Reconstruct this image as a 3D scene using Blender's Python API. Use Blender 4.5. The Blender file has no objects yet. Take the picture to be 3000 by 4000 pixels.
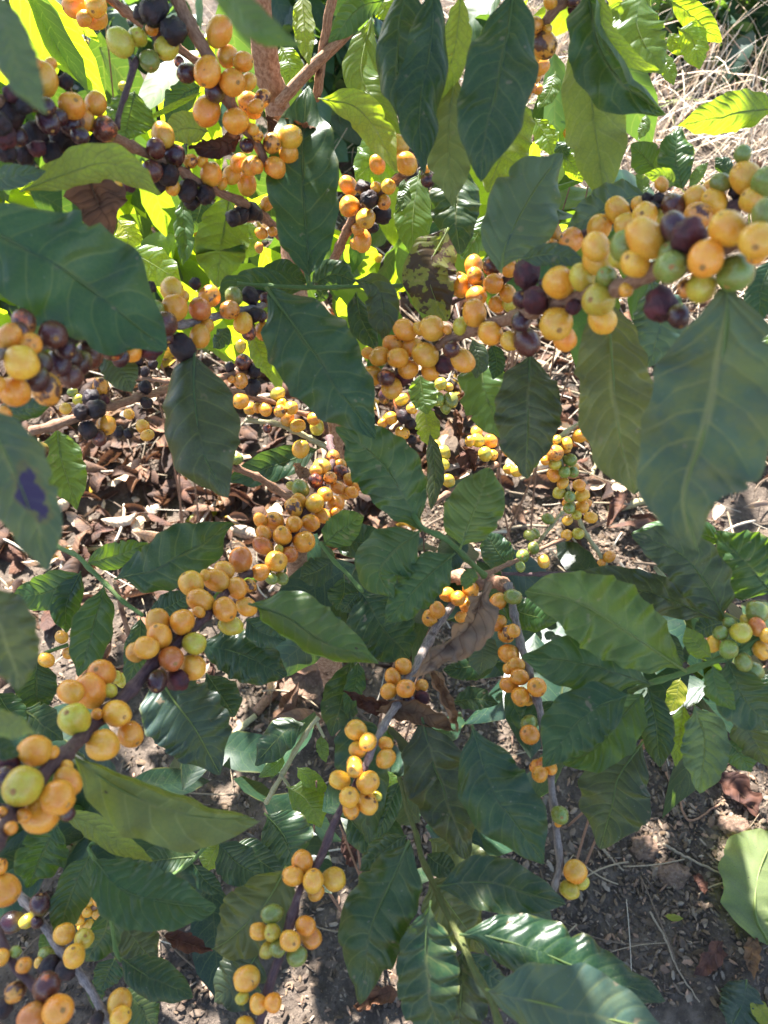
import bpy, math, random, re
import numpy as np
from mathutils import Vector, Matrix, Quaternion, noise as mnoise
rnd = random.Random(7)
scene = bpy.context.scene
COL = scene.collection
R = math.radians

# ------------------------------------------------------------------ camera
CAM_H, PITCH, FPX = 1.35, R(48), 3006.0
cP, sP = math.cos(PITCH), math.sin(PITCH)
CAMP = Vector((0, 0, CAM_H))
FW, UPV = Vector((0, cP, -sP)), Vector((0, sP, cP))
cam_d = bpy.data.cameras.new('camera'); cam = bpy.data.objects.new('camera', cam_d); COL.objects.link(cam)
cam.location = CAMP; cam.rotation_euler = (R(90) - PITCH, 0, 0)
cam_d.sensor_fit = 'VERTICAL'; cam_d.sensor_height = 34.6; cam_d.sensor_width = 25.95; cam_d.lens = 26.0
cam_d.clip_start = 0.02; cam_d.clip_end = 500
cam_d.dof.use_dof = True; cam_d.dof.focus_distance = 0.75; cam_d.dof.aperture_fstop = 10
scene.camera = cam

def wp(px, py, D):
    """point seen at photo pixel (px, py) at depth D metres"""
    return CAMP + (FW + Vector((1, 0, 0)) * ((px - 1500) / FPX) + UPV * ((2000 - py) / FPX)) * D
TS = 1.659
TILE = {c: ((i % 3) * 1000, (i // 3) * 1000) for i, c in enumerate('abcdefghijkl')}
def tp(t, x, y):
    o = TILE[t]; return (o[0] + x / TS, o[1] + y / TS)

def gz(x, y):
    s = max(0.0, y - 1.2)
    return s * 0.18 + 0.012 * mnoise.noise(Vector((x * 3.1, y * 3.1, 0.3))) + 0.03 * mnoise.noise(Vector((x * .9, y * .9, 4.0)))
def ground_D(px, py):
    lo, hi = 0.3, 8.0
    for _ in range(40):
        m = .5 * (lo + hi); p = wp(px, py, m)
        if p.z > gz(p.x, p.y): lo = m
        else: hi = m
    return lo

# ------------------------------------------------------------------ naming
def tag(o, label=None, cat=None, group=None, kind=None):
    if label: o['label'] = label
    if cat: o['category'] = cat
    if group: o['group'] = group
    if kind: o['kind'] = kind
    return o
def empty(name, loc, label, cat, group=None):
    o = bpy.data.objects.new(name, None); COL.objects.link(o); o.location = loc
    o.empty_display_size = .02
    return tag(o, label, cat, group)
def link(name, me, mat, parent=None, loc=(0, 0, 0)):
    o = bpy.data.objects.new(name, me); COL.objects.link(o)
    if mat is not None and not me.materials: me.materials.append(mat)
    o.parent = parent; o.location = loc
    return o
def mesh_np(name, V, F, UV=None, smooth=True):
    me = bpy.data.meshes.new(name)
    me.from_pydata([tuple(v) for v in V], [], [tuple(f) for f in F])
    if UV is not None:
        uvl = me.uv_layers.new(name='UVMap')
        li = np.empty(len(me.loops), dtype=np.int32); me.loops.foreach_get('vertex_index', li)
        uvl.data.foreach_set('uv', np.asarray(UV, dtype=np.float32)[li].ravel())
    if smooth: me.polygons.foreach_set('use_smooth', [True] * len(me.polygons))
    me.update()
    return me

# ------------------------------------------------------------------ materials
class NT:
    def __init__(s, name):
        s.m = bpy.data.materials.new(name); s.m.use_nodes = True
        s.t = s.m.node_tree; s.t.nodes.clear()
        s.out = s.n('ShaderNodeOutputMaterial')
    def n(s, typ, **kw):
        nd = s.t.nodes.new(typ)
        for k, v in kw.items(): setattr(nd, k, v)
        return nd
    def l(s, a, b): s.t.links.new(a, b)
    def put(s, sock, v):
        if hasattr(v, 'is_output') or isinstance(v, bpy.types.NodeSocket): s.l(v, sock)
        else:
            if isinstance(v, tuple) and len(v) == 3 and sock.type == 'RGBA': v = v + (1,)
            sock.default_value = v
    def math(s, op, a, b=0.0, c=None, clamp=False):
        nd = s.n('ShaderNodeMath', operation=op, use_clamp=clamp)
        s.put(nd.inputs[0], a); s.put(nd.inputs[1], b)
        if c is not None: s.put(nd.inputs[2], c)
        return nd.outputs[0]
    def mix(s, f, a, b, blend='MIX'):
        nd = s.n('ShaderNodeMix', data_type='RGBA', blend_type=blend)
        s.put(nd.inputs[0], f); s.put(nd.inputs[6], a); s.put(nd.inputs[7], b)
        return nd.outputs[2]
    def noise(s, vec, scale, detail=3, rough=.55, dim='3D', w=None):
        nd = s.n('ShaderNodeTexNoise', noise_dimensions=dim)
        s.put(nd.inputs['Vector'], vec); nd.inputs['Scale'].default_value = scale
        nd.inputs['Detail'].default_value = detail; nd.inputs['Roughness'].default_value = rough
        if w is not None: s.put(nd.inputs['W'], w)
        return nd.outputs['Fac']
    def ss(s, x, a, b):
        nd = s.n('ShaderNodeMapRange', interpolation_type='SMOOTHSTEP')
        s.put(nd.inputs[0], x); s.put(nd.inputs[1], a); s.put(nd.inputs[2], b)
        return nd.outputs[0]
    def bsdf(s, **kw):
        nd = s.n('ShaderNodeBsdfPrincipled')
        for k, v in kw.items(): s.put(nd.inputs[k.replace('_', ' ')], v)
        return nd
    def bump(s, h, strength, dist):
        nd = s.n('ShaderNodeBump'); s.put(nd.inputs['Height'], h)
        nd.inputs['Strength'].default_value = strength; nd.inputs['Distance'].default_value = dist
        return nd.outputs[0]
    def done(s, sock): s.l(sock, s.out.inputs[0]); return s.m

def leaf_material(name, dry=False, use_obj=True):
    t = NT(name)
    uv = t.n('ShaderNodeUVMap').outputs[0]
    sep = t.n('ShaderNodeSeparateXYZ'); t.l(uv, sep.inputs[0])
    u, v = sep.outputs[0], sep.outputs[1]
    oi = t.n('ShaderNodeObjectInfo')
    pos = t.n('ShaderNodeNewGeometry')
    P = pos.outputs['Position']
    back = pos.outputs['Backfacing']
    du = t.math('SUBTRACT', u, .5)
    au = t.math('MULTIPLY', t.math('ABSOLUTE', du), 2.0)
    sgn = t.math('GREATER_THAN', du, 0.0)
    rndv = oi.outputs['Random'] if use_obj else t.noise(P, 3, 1)
    nv = t.math('ADD', 7.0, t.math('MULTIPLY', rndv, 4.5))
    wob = t.math('MULTIPLY', t.math('SUBTRACT', t.noise(uv, 3, 1), .5), .05)
    # side veins: leave the midrib, bow towards the tip
    v0 = t.math('SUBTRACT', t.math('ADD', v, wob), t.math('MULTIPLY', t.math('POWER', au, 1.35), .17))
    ph = t.math('FRACT', t.math('ADD', t.math('MULTIPLY', v0, nv), t.math('MULTIPLY', sgn, .35)))
    dv = t.math('ABSOLUTE', t.math('SUBTRACT', ph, .5))          # 0 on the vein, .5 between
    vein = t.math('SUBTRACT', 1.0, t.ss(dv, .012, .07))
    vein = t.math('MULTIPLY', vein, t.math('SUBTRACT', 1.0, t.ss(au, .75, .98)))
    net = t.n('ShaderNodeTexVoronoi', feature='DISTANCE_TO_EDGE'); t.l(P, net.inputs['Vector']); net.inputs['Scale'].default_value = 260
    netl = t.math('SUBTRACT', 1.0, t.ss(net.outputs[0], .02, .12))
    mid = t.math('SUBTRACT', 1.0, t.ss(au, .015, .05))
    big = t.noise(P, 38, 3)
    fine = t.noise(P, 260, 3)
    col = oi.outputs['Color'] if use_obj else None
    if not use_obj:
        at = t.n('ShaderNodeAttribute', attribute_name='tint'); col = at.outputs['Color']; alpha = .05
    else: alpha = oi.outputs['Alpha']
    var = t.math('ADD', .55, t.math('MULTIPLY', big, .9))
    base = t.mix(1.0, col, t.n('ShaderNodeCombineColor').outputs[0], 'MULTIPLY')
    cc = base.node.inputs[7].links[0].from_node
    for k in range(3): t.l(var, cc.inputs[k])
    if dry:
        base = t.mix(t.ss(big, .35, .7), base, t.mix(1.0, col, (1.8, 1.5, 1.1), 'MULTIPLY'))
        base = t.mix(t.math('MULTIPLY', t.math('MAXIMUM', vein, mid), .5), base, (.05, .022, .014))
    else:
        base = t.mix(t.math('MULTIPLY', vein, .27), base, t.mix(.5, col, (.13, .2, .06)))
        base = t.mix(t.math('MULTIPLY', t.math('MULTIPLY', netl, .12), t.math('SUBTRACT', 1.0, au)), base, (.09, .14, .04))
        # dust and droppings film in patches
        dust = t.ss(t.noise(P, 22, 5, .65), .52, .78)
        base = t.mix(t.math('MULTIPLY', dust, .20), base, (.20, .18, .14))
        speck = t.ss(t.noise(P, 420, 1), .74, .78)
        base = t.mix(t.math('MULTIPLY', speck, .35), base, (.3, .27, .2))
        # pale yellowing along the margin
        edge = t.math('MULTIPLY', t.ss(au, .88, 1.0), t.ss(big, .45, .6))
        base = t.mix(t.math('MULTIPLY', edge, .35), base, (.20, .17, .03))
    if use_obj and not dry:
        mo = t.n('ShaderNodeAttribute', attribute_type='OBJECT', attribute_name='mottle').outputs['Fac']
        mm = t.ss(t.noise(P, 55, 5, .7), .40, .62)
        base = t.mix(t.math('MULTIPLY', t.math('MULTIPLY', mm, mo), .75), base, (.135, .13, .036))
        base = t.mix(t.math('MULTIPLY', t.math('MULTIPLY', t.math('SUBTRACT', 1.0, t.ss(dv, .015, .10)), t.math('MULTIPLY', mo, t.ss(t.noise(P, 30, 3), .38, .6))), .55), base, (.19, .17, .06))
        base = t.mix(t.math('MULTIPLY', t.math('SUBTRACT', 1.0, t.ss(au, .03, .09)), t.math('MULTIPLY', mo, .7)), base, (.24, .22, .08))
        sc_ = t.ss(t.noise(P, 120, 2), .66, .70); ln_ = t.ss(t.noise(P, 28, 2), .50, .6)
        base = t.mix(t.math('MULTIPLY', t.math('MULTIPLY', sc_, ln_), .6), base, (.22, .15, .10))
    # brown blotches
    nspot = t.noise(P, 75, 4, .6)
    th = t.math('SUBTRACT', .80, t.math('MULTIPLY', alpha, .38))
    spot = t.math('MULTIPLY', t.ss(nspot, th, t.math('ADD', th, .035)), t.ss(alpha, 0.0, .06))
    if use_obj and not dry:
        bx = [t.n('ShaderNodeAttribute', attribute_type='OBJECT', attribute_name='blotch_' + q).outputs['Fac'] for q in 'uvr']
        dd = t.math('SQRT', t.math('ADD', t.math('POWER', t.math('MULTIPLY', t.math('SUBTRACT', u, bx[0]), .6), 2), t.math('POWER', t.math('SUBTRACT', v, bx[1]), 2)))
        dd = t.math('ADD', dd, t.math('MULTIPLY', t.math('SUBTRACT', t.noise(P, 60, 5, .7), .5), .42))
        blot = t.math('LESS_THAN', dd, bx[2]); base = t.mix(t.math('LESS_THAN', dd, t.math('MULTIPLY', bx[2], 1.25)), base, (.10, .075, .04)); base = t.mix(blot, base, (.05, .03, .055))
    base = t.mix(t.math('MULTIPLY', spot, .9), base, (.055, .028, .016))
    und = t.mix(.42, base, (.17, .22, .085)) if not dry else t.mix(.3, base, (.16, .11, .08))
    und = t.mix(t.math('MULTIPLY', vein, .35), und, (.24, .27, .10) if not dry else (.06, .03, .02))
    c = t.mix(back, base, und)
    if use_obj and not dry: c = t.mix(blot, c, (.055, .035, .075))
    h = t.math('ADD', t.math('MULTIPLY', t.ss(dv, .0, .32), 1.0), t.math('MULTIPLY', fine, .10))
    h = t.math('ADD', h, t.math('MULTIPLY', big, .9))
    h = t.math('ADD', h, t.math('MULTIPLY', netl, -.07))
    bp = t.bump(h, (.45 if not dry else .5) if use_obj or dry else .15, .0008 if not dry else .0014)
    rough = t.math('ADD', .17, t.math('MULTIPLY', t.noise(P, 34, 5, .65), .40)) if not dry else .75
    rough = t.math('ADD', rough, t.math('MULTIPLY', back, .18))
    bs = t.bsdf(Base_Color=c, Roughness=rough, Specular_IOR_Level=.45 if not dry else .2, Normal=bp)
    tr = t.n('ShaderNodeBsdfTranslucent')
    if dry: tc = t.mix(.35, base, (.35, .13, .04))
    else:
        lum = t.n('ShaderNodeSeparateXYZ'); t.l(col, lum.inputs[0])
        tc = t.mix(t.math('SUBTRACT', .90, t.ss(lum.outputs[1], .05, .12)), (.54, .72, .010), t.mix(1.0, col, (5, 4.2, 1), 'MULTIPLY'))
        tc = t.mix(t.math('MULTIPLY', t.math('MAXIMUM', vein, mid), .35), tc, (.5, .55, .08))
        tv = t.n('ShaderNodeCombineColor')
        for k in range(3): t.l(t.math('ADD', .62, t.math('MULTIPLY', t.noise(P, 24, 3), .76)), tv.inputs[k])
        tc = t.mix(1.0, tc, tv.outputs[0], 'MULTIPLY'); tc = t.mix(t.math('MULTIPLY', netl, .35), tc, (.22, .34, .02))
        tc = t.mix(t.math('MULTIPLY', spot, .9), tc, (.06, .02, .005))
    if use_obj and not dry: tc = t.mix(blot, tc, (.03, .012, .03))
    t.put(tr.inputs[0], tc); t.l(bp, tr.inputs['Normal'])
    mx = t.n('ShaderNodeMixShader'); t.put(mx.inputs[0], t.math('ADD', .28, t.math('MULTIPLY', t.ss(lum.outputs[1], .06, .115), .24)) if not dry else .16)
    t.l(bs.outputs[0], mx.inputs[1]); t.l(tr.outputs[0], mx.inputs[2])
    return t.done(mx.outputs[0])

def cherry_material(name, dried=False):
    t = NT(name)
    oi = t.n('ShaderNodeObjectInfo'); tc = t.n('ShaderNodeTexCoord').outputs['Object']
    off = t.n('ShaderNodeVectorMath', operation='ADD'); t.l(tc, off.inputs[0])
    cx = t.n('ShaderNodeCombineXYZ')
    t.l(t.math('MULTIPLY', oi.outputs['Random'], 91.0), cx.inputs[0]); t.l(t.math('MULTIPLY', oi.outputs['Random'], 37.0), cx.inputs[1])
    t.l(cx.outputs[0], off.inputs[1]); V = off.outputs[0]
    col = oi.outputs['Color']; al = oi.outputs['Alpha']
    big = t.noise(V, 1.1, 3)
    if not dried:
        base = t.mix(t.ss(big, .35, .72), col, t.mix(1.0, col, (.93, .70, .55), 'MULTIPLY'))
        # greener / paler toward the stalk
        sep = t.n('ShaderNodeSeparateXYZ'); t.l(tc, sep.inputs[0])
        base = t.mix(t.math('MULTIPLY', t.ss(sep.outputs[2], .2, -.9), .30), base, (.42, .36, .05))
        th = t.math('SUBTRACT', .78, t.math('MULTIPLY', al, .52))
        n2 = t.noise(V, 1.15, 5, .6)
        patch = t.math('MULTIPLY', t.ss(n2, th, t.math('ADD', th, .06)), t.ss(al, .0, .05))
        base = t.mix(t.math('MULTIPLY', patch, .93), base, t.mix(big, (.10, .025, .02), (.028, .012, .014)))
        fr = t.ss(t.noise(V, 11, 2), .71, .76)
        base = t.mix(t.math('MULTIPLY', fr, .55), base, (.16, .06, .015))
        bp = t.bump(t.math('ADD', t.noise(V, 3.2, 3), t.math('MULTIPLY', t.noise(V, 40, 2), .06)), .25, .0015)
        bs = t.bsdf(Base_Color=base, Roughness=t.math('ADD', .17, t.math('MULTIPLY', t.noise(V, 3, 4), .22)), Specular_IOR_Level=.65, Normal=bp,
                    Subsurface_Weight=.05, Subsurface_Scale=.004, Subsurface_Radius=(1.0, .45, .12))
        return t.done(bs.outputs[0])
    base = t.mix(t.ss(big, .4, .7), col, t.mix(1.0, col, (2.2, 1.5, 1.2), 'MULTIPLY'))
    base = t.mix(t.math('MULTIPLY', t.ss(t.noise(V, 7, 4), .58, .75), .25), base, (.10, .085, .085))
    mp = t.n('ShaderNodeMapping'); t.l(V, mp.inputs[0]); mp.inputs['Scale'].default_value = (3.2, 3.2, .8)
    bp = t.bump(t.math('ADD', t.noise(mp.outputs[0], 1.0, 4, .6), t.math('MULTIPLY', t.noise(V, 8, 3), .4)), .7, .0016)
    bs = t.bsdf(Base_Color=base, Roughness=.52, Specular_IOR_Level=.35, Normal=bp)
    return t.done(bs.outputs[0])

def scar_material():
    t = NT('cherry_scar')
    tc = t.n('ShaderNodeTexCoord').outputs['Object']
    sep = t.n('ShaderNodeSeparateXYZ'); t.l(tc, sep.inputs[0])
    r = t.math('SQRT', t.math('ADD', t.math('POWER', sep.outputs[0], 2), t.math('POWER', sep.outputs[1], 2)))
    c = t.mix(t.ss(r, .03, .06), (.17, .07, .022), (.44, .22, .05))
    c = t.mix(t.ss(r, .10, .14), c, (.26, .11, .028)); c = t.mix(t.ss(r, .155, .185), c, (.52, .26, .05))
    c = t.mix(t.ss(t.noise(tc, 9, 3), .58, .72), c, (.09, .04, .018))
    return t.done(t.bsdf(Base_Color=c, Roughness=.65).outputs[0])

def bark_material(name, c1, c2, c3, scale=1.0, rough=.8):
    t = NT(name)
    P = t.n('ShaderNodeNewGeometry').outputs['Position']
    uv = t.n('ShaderNodeUVMap').outputs[0]
    mp = t.n('ShaderNodeMapping'); t.l(uv, mp.inputs[0]); mp.inputs['Scale'].default_value = (9, 26, 1)
    streak = t.noise(mp.outputs[0], 1.0, 5, .65)
    n = t.noise(P, 90 * scale, 4)
    c = t.mix(t.ss(streak, .35, .65), c1, c2)
    c = t.mix(t.ss(n, .58, .72), c, c3)
    bp = t.bump(t.math('ADD', streak, t.math('MULTIPLY', n, .6)), .8, .0016)
    return t.done(t.bsdf(Base_Color=c, Roughness=rough, Specular_IOR_Level=.25, Normal=bp).outputs[0])

def rib_material(name, c):
    t = NT(name); bs = t.bsdf(Base_Color=c, Roughness=.45)
    tr = t.n('ShaderNodeBsdfTranslucent'); t.put(tr.inputs[0], (.42, .5, .06))
    mx = t.n('ShaderNodeMixShader'); t.put(mx.inputs[0], .45); t.l(bs.outputs[0], mx.inputs[1]); t.l(tr.outputs[0], mx.inputs[2])
    return t.done(mx.outputs[0])
M = {}
M['leaf'] = leaf_material('leaf_blade')
M['leafc'] = leaf_material('crown_leaf', use_obj=False)
M['dry'] = leaf_material('dry_leaf', dry=True)
M['dryc'] = leaf_material('litter_leaf', dry=True, use_obj=False)
M['cherry'] = cherry_material('cherry_skin'); M['dried'] = cherry_material('dried_cherry', True)
M['scar'] = scar_material()
M['bark'] = bark_material('brown_bark', (.20, .10, .060), (.33, .19, .12), (.10, .05, .033))
M['trunk'] = bark_material('trunk_bark', (.24, .115, .065), (.44, .26, .165), (.08, .035, .02), .6)
M['grey'] = bark_material('grey_bark', (.17, .135, .12), (.34, .28, .25), (.085, .06, .052))
M['purple'] = bark_material('purple_twig', (.065, .035, .038), (.13, .075, .072), (.20, .13, .11), 1.2, .6)
M['green'] = bark_material('green_shoot', (.085, .15, .04), (.13, .20, .06), (.09, .11, .035), .5, .5)
M['pale'] = bark_material('pale_stem', (.30, .26, .12), (.40, .36, .22), (.2, .16, .08), .5, .6)
M['yshoot'] = bark_material('yellow_green_shoot', (.085, .105, .028), (.13, .135, .04), (.05, .035, .018), .35, .5)
M['ribp'] = rib_material('pale_leaf_rib', (.20, .25, .08)); M['rib'] = rib_material('leaf_rib', (.085, .13, .055))
M['dryrib'] = bark_material('dry_rib', (.13, .07, .04), (.2, .12, .07), (.1, .05, .03), .3, .8)

# ------------------------------------------------------------------ leaf geometry
def width_prof(t, pk=.92, tipk=.42):
    t = np.asarray(t)
    w = np.sin(np.pi * np.clip(t, 0, 1) ** pk) ** .64
    k = np.clip((t - .76) / .22, 0, 1); k = k * k * (3 - 2 * k)
    w = w * (1 - tipk * k)
    b = np.clip(t / .16, 0, 1)
    return w * (.35 + .65 * b)
def catmull(P, n):
    P = np.asarray(P, float)
    if len(P) == 2: return P[0] + (P[1] - P[0]) * np.linspace(0, 1, n)[:, None]
    d = np.r_[0, np.cumsum(np.linalg.norm(np.diff(P[:, :3], axis=0), axis=1) + 1e-9)]
    ext = np.vstack([2 * P[0] - P[1], P, 2 * P[-1] - P[-2]])
    out = []
    for s in np.linspace(0, d[-1], n):
        i = min(np.searchsorted(d, s, 'right') - 1, len(P) - 2); x = (s - d[i]) / (d[i + 1] - d[i])
        p0, p1, p2, p3 = ext[i:i + 4]
        out.append(.5 * (2 * p1 + (p2 - p0) * x + (2 * p0 - 5 * p1 + 4 * p2 - p3) * x ** 2 + (3 * p1 - p0 - 3 * p2 + p3) * x ** 3))
    return np.array(out)
def leaf_grid(mid, nref, half, rng, fold=10, curl=-25, curl2=None, roll=0, wave=.10, nw=5.0, twist=0, nu=6, blunt=0, jag=0.0):
    """mid: (n,3) midrib points; nref: (n,3) or (3,) facing direction; half: greatest half width.
    returns vertices, faces, uvs.  Blade is bent by fold at the midrib and by curl toward each margin."""
    n = len(mid); T = np.gradient(mid, axis=0); T /= np.linalg.norm(T, axis=1)[:, None] + 1e-12
    N = np.broadcast_to(np.asarray(nref, float), (n, 3)).copy()
    N -= (N * T).sum(1)[:, None] * T; N /= np.linalg.norm(N, axis=1)[:, None] + 1e-12
    B = np.cross(T, N)
    t = np.linspace(0, 1, n)
    ang = np.radians(roll + twist * (t - .5))
    N2 = N * np.cos(ang)[:, None] + B * np.sin(ang)[:, None]; B2 = np.cross(T, N2)
    w = width_prof(t, rng.uniform(.80, 1.06), rng.uniform(.22, .50))
    if blunt: w = np.maximum(w, blunt * np.sqrt(np.clip(1 - ((t - .5) / .5) ** 2, 0, 1)))
    w = w * half
    cols = []
    if curl2 is None: curl2 = curl
    ph = [rng.uniform(0, 6.28) for _ in range(4)]; nwl, nwr = nw * rng.uniform(.9, 1.15), nw * rng.uniform(.9, 1.15)
    bites = [(rng.choice((-1, 1)), rng.uniform(.2, .9), rng.uniform(.008, .03), rng.uniform(.06, .3)) for _ in range(rng.choice((0, 0, 1, 2, 3)))]
    for side, cu, p1, p2, nn in ((-1, curl, ph[0], ph[2], nwl), (1, curl2, ph[1], ph[3], nwr)):
        lat = np.zeros(n); nor = np.zeros(n); arr = [(lat.copy(), nor.copy())]
        for k in range(nu):
            um = (k + .5) / nu
            th = np.radians(fold + cu * um)
            lat = lat + np.cos(th) * w / nu; nor = nor + np.sin(th) * w / nu
            arr.append((lat, nor))
        res = []
        for k, (la, no) in enumerate(arr):
            a = k / nu
            env = np.sin(np.pi * np.clip(t, 0, 1)) ** .4
            wv = wave * half * a ** 1.6 * env * (np.sin(2 * np.pi * nn * t + p1) + .25 * np.sin(2 * np.pi * nn * 1.9 * t + p2))
            sc = 1 + a * (.035 * np.sin(2 * np.pi * nn * t + p1 + 1.3) + .018 * np.sin(2 * np.pi * nn * 1.7 * t + p2)) + jag * a * np.sin(2 * np.pi * 9.3 * t + p2)
            for bs_, bt, bw, bd in bites:
                if bs_ == side: sc = sc * (1 - bd * a ** 2 * np.exp(-((t - bt) / bw) ** 2))
            res.append(mid + B2 * (side * la * sc)[:, None] + N2 * (no + wv)[:, None])
        cols.append(res)
    allc = cols[0][::-1] + cols[1][1:]
    m = len(allc); V = np.stack(allc, 1).reshape(-1, 3)
    us = np.linspace(0, 1, m); UV = np.stack([np.tile(us, n), np.repeat(t, m)], 1)
    F = [(i * m + j, i * m + j + 1, (i + 1) * m + j + 1, (i + 1) * m + j) for i in range(n - 1) for j in range(m - 1)]
    return V, F, UV, N2
def orient(V, F, camtop, nref):
    """wind faces so that the upper surface faces nref when camtop"""
    f = F[len(F) // 2]
    nn = np.cross(V[f[1]] - V[f[0]], V[f[2]] - V[f[0]])
    if (np.dot(nn, nref) > 0) != camtop: F = [q[::-1] for q in F]
    return F
def tube(pts, rad, sides=8, nodes=0.0, rng=None, cap=True, uvs=1.0):
    pts = np.asarray(pts); n = len(pts)
    T = np.gradient(pts, axis=0); T /= np.linalg.norm(T, axis=1)[:, None] + 1e-12
    a = np.array([0, 0, 1.]) if abs(T[0][2]) < .9 else np.array([1., 0, 0])
    V = []; UV = []
    s = np.r_[0, np.cumsum(np.linalg.norm(np.diff(pts, axis=0), axis=1))]
    for i in range(n):
        N = a - a.dot(T[i]) * T[i]; N /= np.linalg.norm(N); a = N; B = np.cross(T[i], N)
        r = rad[i]
        for k in range(sides):
            th = 2 * math.pi * k / sides
            rr = r * (1 + (.07 * rng.uniform(-1, 1) if rng else 0))
            V.append(pts[i] + (N * math.cos(th) + B * math.sin(th)) * rr)
            UV.append((abs(2 * k / sides - 1), s[i] * 8 * uvs))
    F = [(i * sides + k, i * sides + (k + 1) % sides, (i + 1) * sides + (k + 1) % sides, (i + 1) * sides + k) for i in range(n - 1) for k in range(sides)]
    if cap: F += [tuple(range(sides))[::-1], tuple(range((n - 1) * sides, n * sides))]
    return np.array(V), F, np.array(UV)

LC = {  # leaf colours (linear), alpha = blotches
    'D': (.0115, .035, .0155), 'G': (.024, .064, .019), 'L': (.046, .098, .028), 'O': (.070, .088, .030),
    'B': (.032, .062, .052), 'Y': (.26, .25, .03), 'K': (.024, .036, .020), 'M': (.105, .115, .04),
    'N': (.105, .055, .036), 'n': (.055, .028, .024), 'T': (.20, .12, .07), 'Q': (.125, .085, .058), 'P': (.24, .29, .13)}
PT = re.compile(r'([a-l])(-?\d+),(-?\d+)')
class Things: pass
def parse_leaf(spec):
    f = spec.split(); pts = [tp(m[0], int(m[1]), int(m[2])) for m in PT.findall(f[0])]
    w = float(f[1]); D = [float(x) for x in f[2].split(',')]
    code = f[3]; opt = {k: float(v) for k, v in (x.split('=') for x in f[4:])}
    return pts, w, D, code, opt
nleaf = 0
def add_leaf(spec, parent, proot, name='leaf', ground=False, top=False):
    global nleaf
    nleaf += 1; rng = random.Random(1000 + nleaf)
    pts, w, D, code, o = parse_leaf(spec)
    n = 42
    if len(D) == 1: D = [D[0] * 1.0, D[0] * 1.0]
    Ds = np.interp(np.linspace(0, 1, len(pts)), np.linspace(0, 1, len(D)), D)
    if ground:
        P3 = [wp(p[0], p[1], ground_D(*p) - .012) for p in pts]
    else:
        P3 = [wp(p[0], p[1], d) for p, d in zip(pts, Ds)]
    mid = catmull(np.array([tuple(p) for p in P3]), n)
    L = np.linalg.norm(np.diff(mid, axis=0), axis=1).sum()
    tt = np.linspace(0, 1, n)
    toC = np.array(CAMP) - mid; toC /= np.linalg.norm(toC, axis=1)[:, None]
    sag = o.pop('sag', rng.uniform(.02, .07))
    if ground: nref = np.array([0.05, -.25, 1.0]); sag = o.pop('sag', .04); mid = mid + np.array([0, 0, 1.]) * (sag * L * np.sin(np.pi * tt))[:, None]
    else: nref = toC; mid = mid + toC * (sag * L * np.sin(np.pi * tt))[:, None]
    under = code.endswith('-'); c = code[0]
    roll = o.pop('roll', rng.uniform(-14, 14))
    Dm = float(np.mean(Ds)) if not ground else (Vector(mid[n // 2]) - CAMP).dot(FW)
    half = w / 2 / TS * Dm / FPX / max(.35, math.cos(R(roll)))
    spots = o.pop('spot', .08 if rng.random() < .4 else .0); rib = o.pop('rib', 1)
    mot = o.pop('mot', rng.choice((0, 0, 0, .12, .3))); blu, blv, blr = o.pop('blu', 0), o.pop('blv', 0), o.pop('blr', -1)
    sh = o.pop('sh', rng.uniform(.82, 1.22)); yl = o.pop('yl', 0)
    dry = c in 'NnTQ'
    if under and not dry:
        o.setdefault('fold', -8); o.setdefault('curl', 22)
    if dry: o.setdefault('curl', 60); o.setdefault('wave', .16)
    o.setdefault('curl', rng.uniform(-52, -4)); o.setdefault('curl2', o['curl'] + rng.uniform(-26, 26)); o.setdefault('fold', rng.uniform(4, 18))
    small = w < 265; o.setdefault('wave', rng.uniform(.08, .16) * (.6 if small else 1)); o.setdefault('nw', rng.uniform(2.4, 4.2) if small else rng.uniform(3.4, 7.0)); o.setdefault('twist', rng.uniform(-30, 30))
    V, F, UV, N2 = leaf_grid(mid, nref, half, rng, roll=roll, **o)
    am, fq = (.34, 1.5 / half) if dry else (.12, 1.15 / half)
    V = V + np.array([tuple(mnoise.noise_vector(Vector(q) * fq)) for q in V]) * (half * am)
    F = orient(V, F, not under, nref if ground else toC[n // 2])
    base = mid[0].copy()
    loc = Vector(base) - (proot.location if proot else Vector((0, 0, 0)))
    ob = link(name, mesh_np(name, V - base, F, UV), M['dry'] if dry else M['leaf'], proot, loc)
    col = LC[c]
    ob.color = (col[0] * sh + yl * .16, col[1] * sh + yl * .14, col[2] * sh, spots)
    if not dry: ob['mottle'] = float(mot); ob['blotch_u'] = float(blu); ob['blotch_v'] = float(blv); ob['blotch_r'] = float(max(0, blr))
    if rib:
        r = half * np.interp(tt, [0, .1, 1], [.042, .030, .007]); off = N2 * (half * .008) * (-1 if under else 1)
        ext = mid[0] - (mid[2] - mid[0]) * .45
        mp_ = np.vstack([ext[None], mid + (N2 * half * .012)]); rr = np.r_[r[0], r]
        TV, TF, TU = tube(mp_, rr, 6, cap=False)
        link('midrib', mesh_np('midrib', TV - base, TF, TU), M['dryrib'] if dry else M['ribp' if c in 'LOMYBP' else 'rib'], ob)
    return ob

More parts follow.
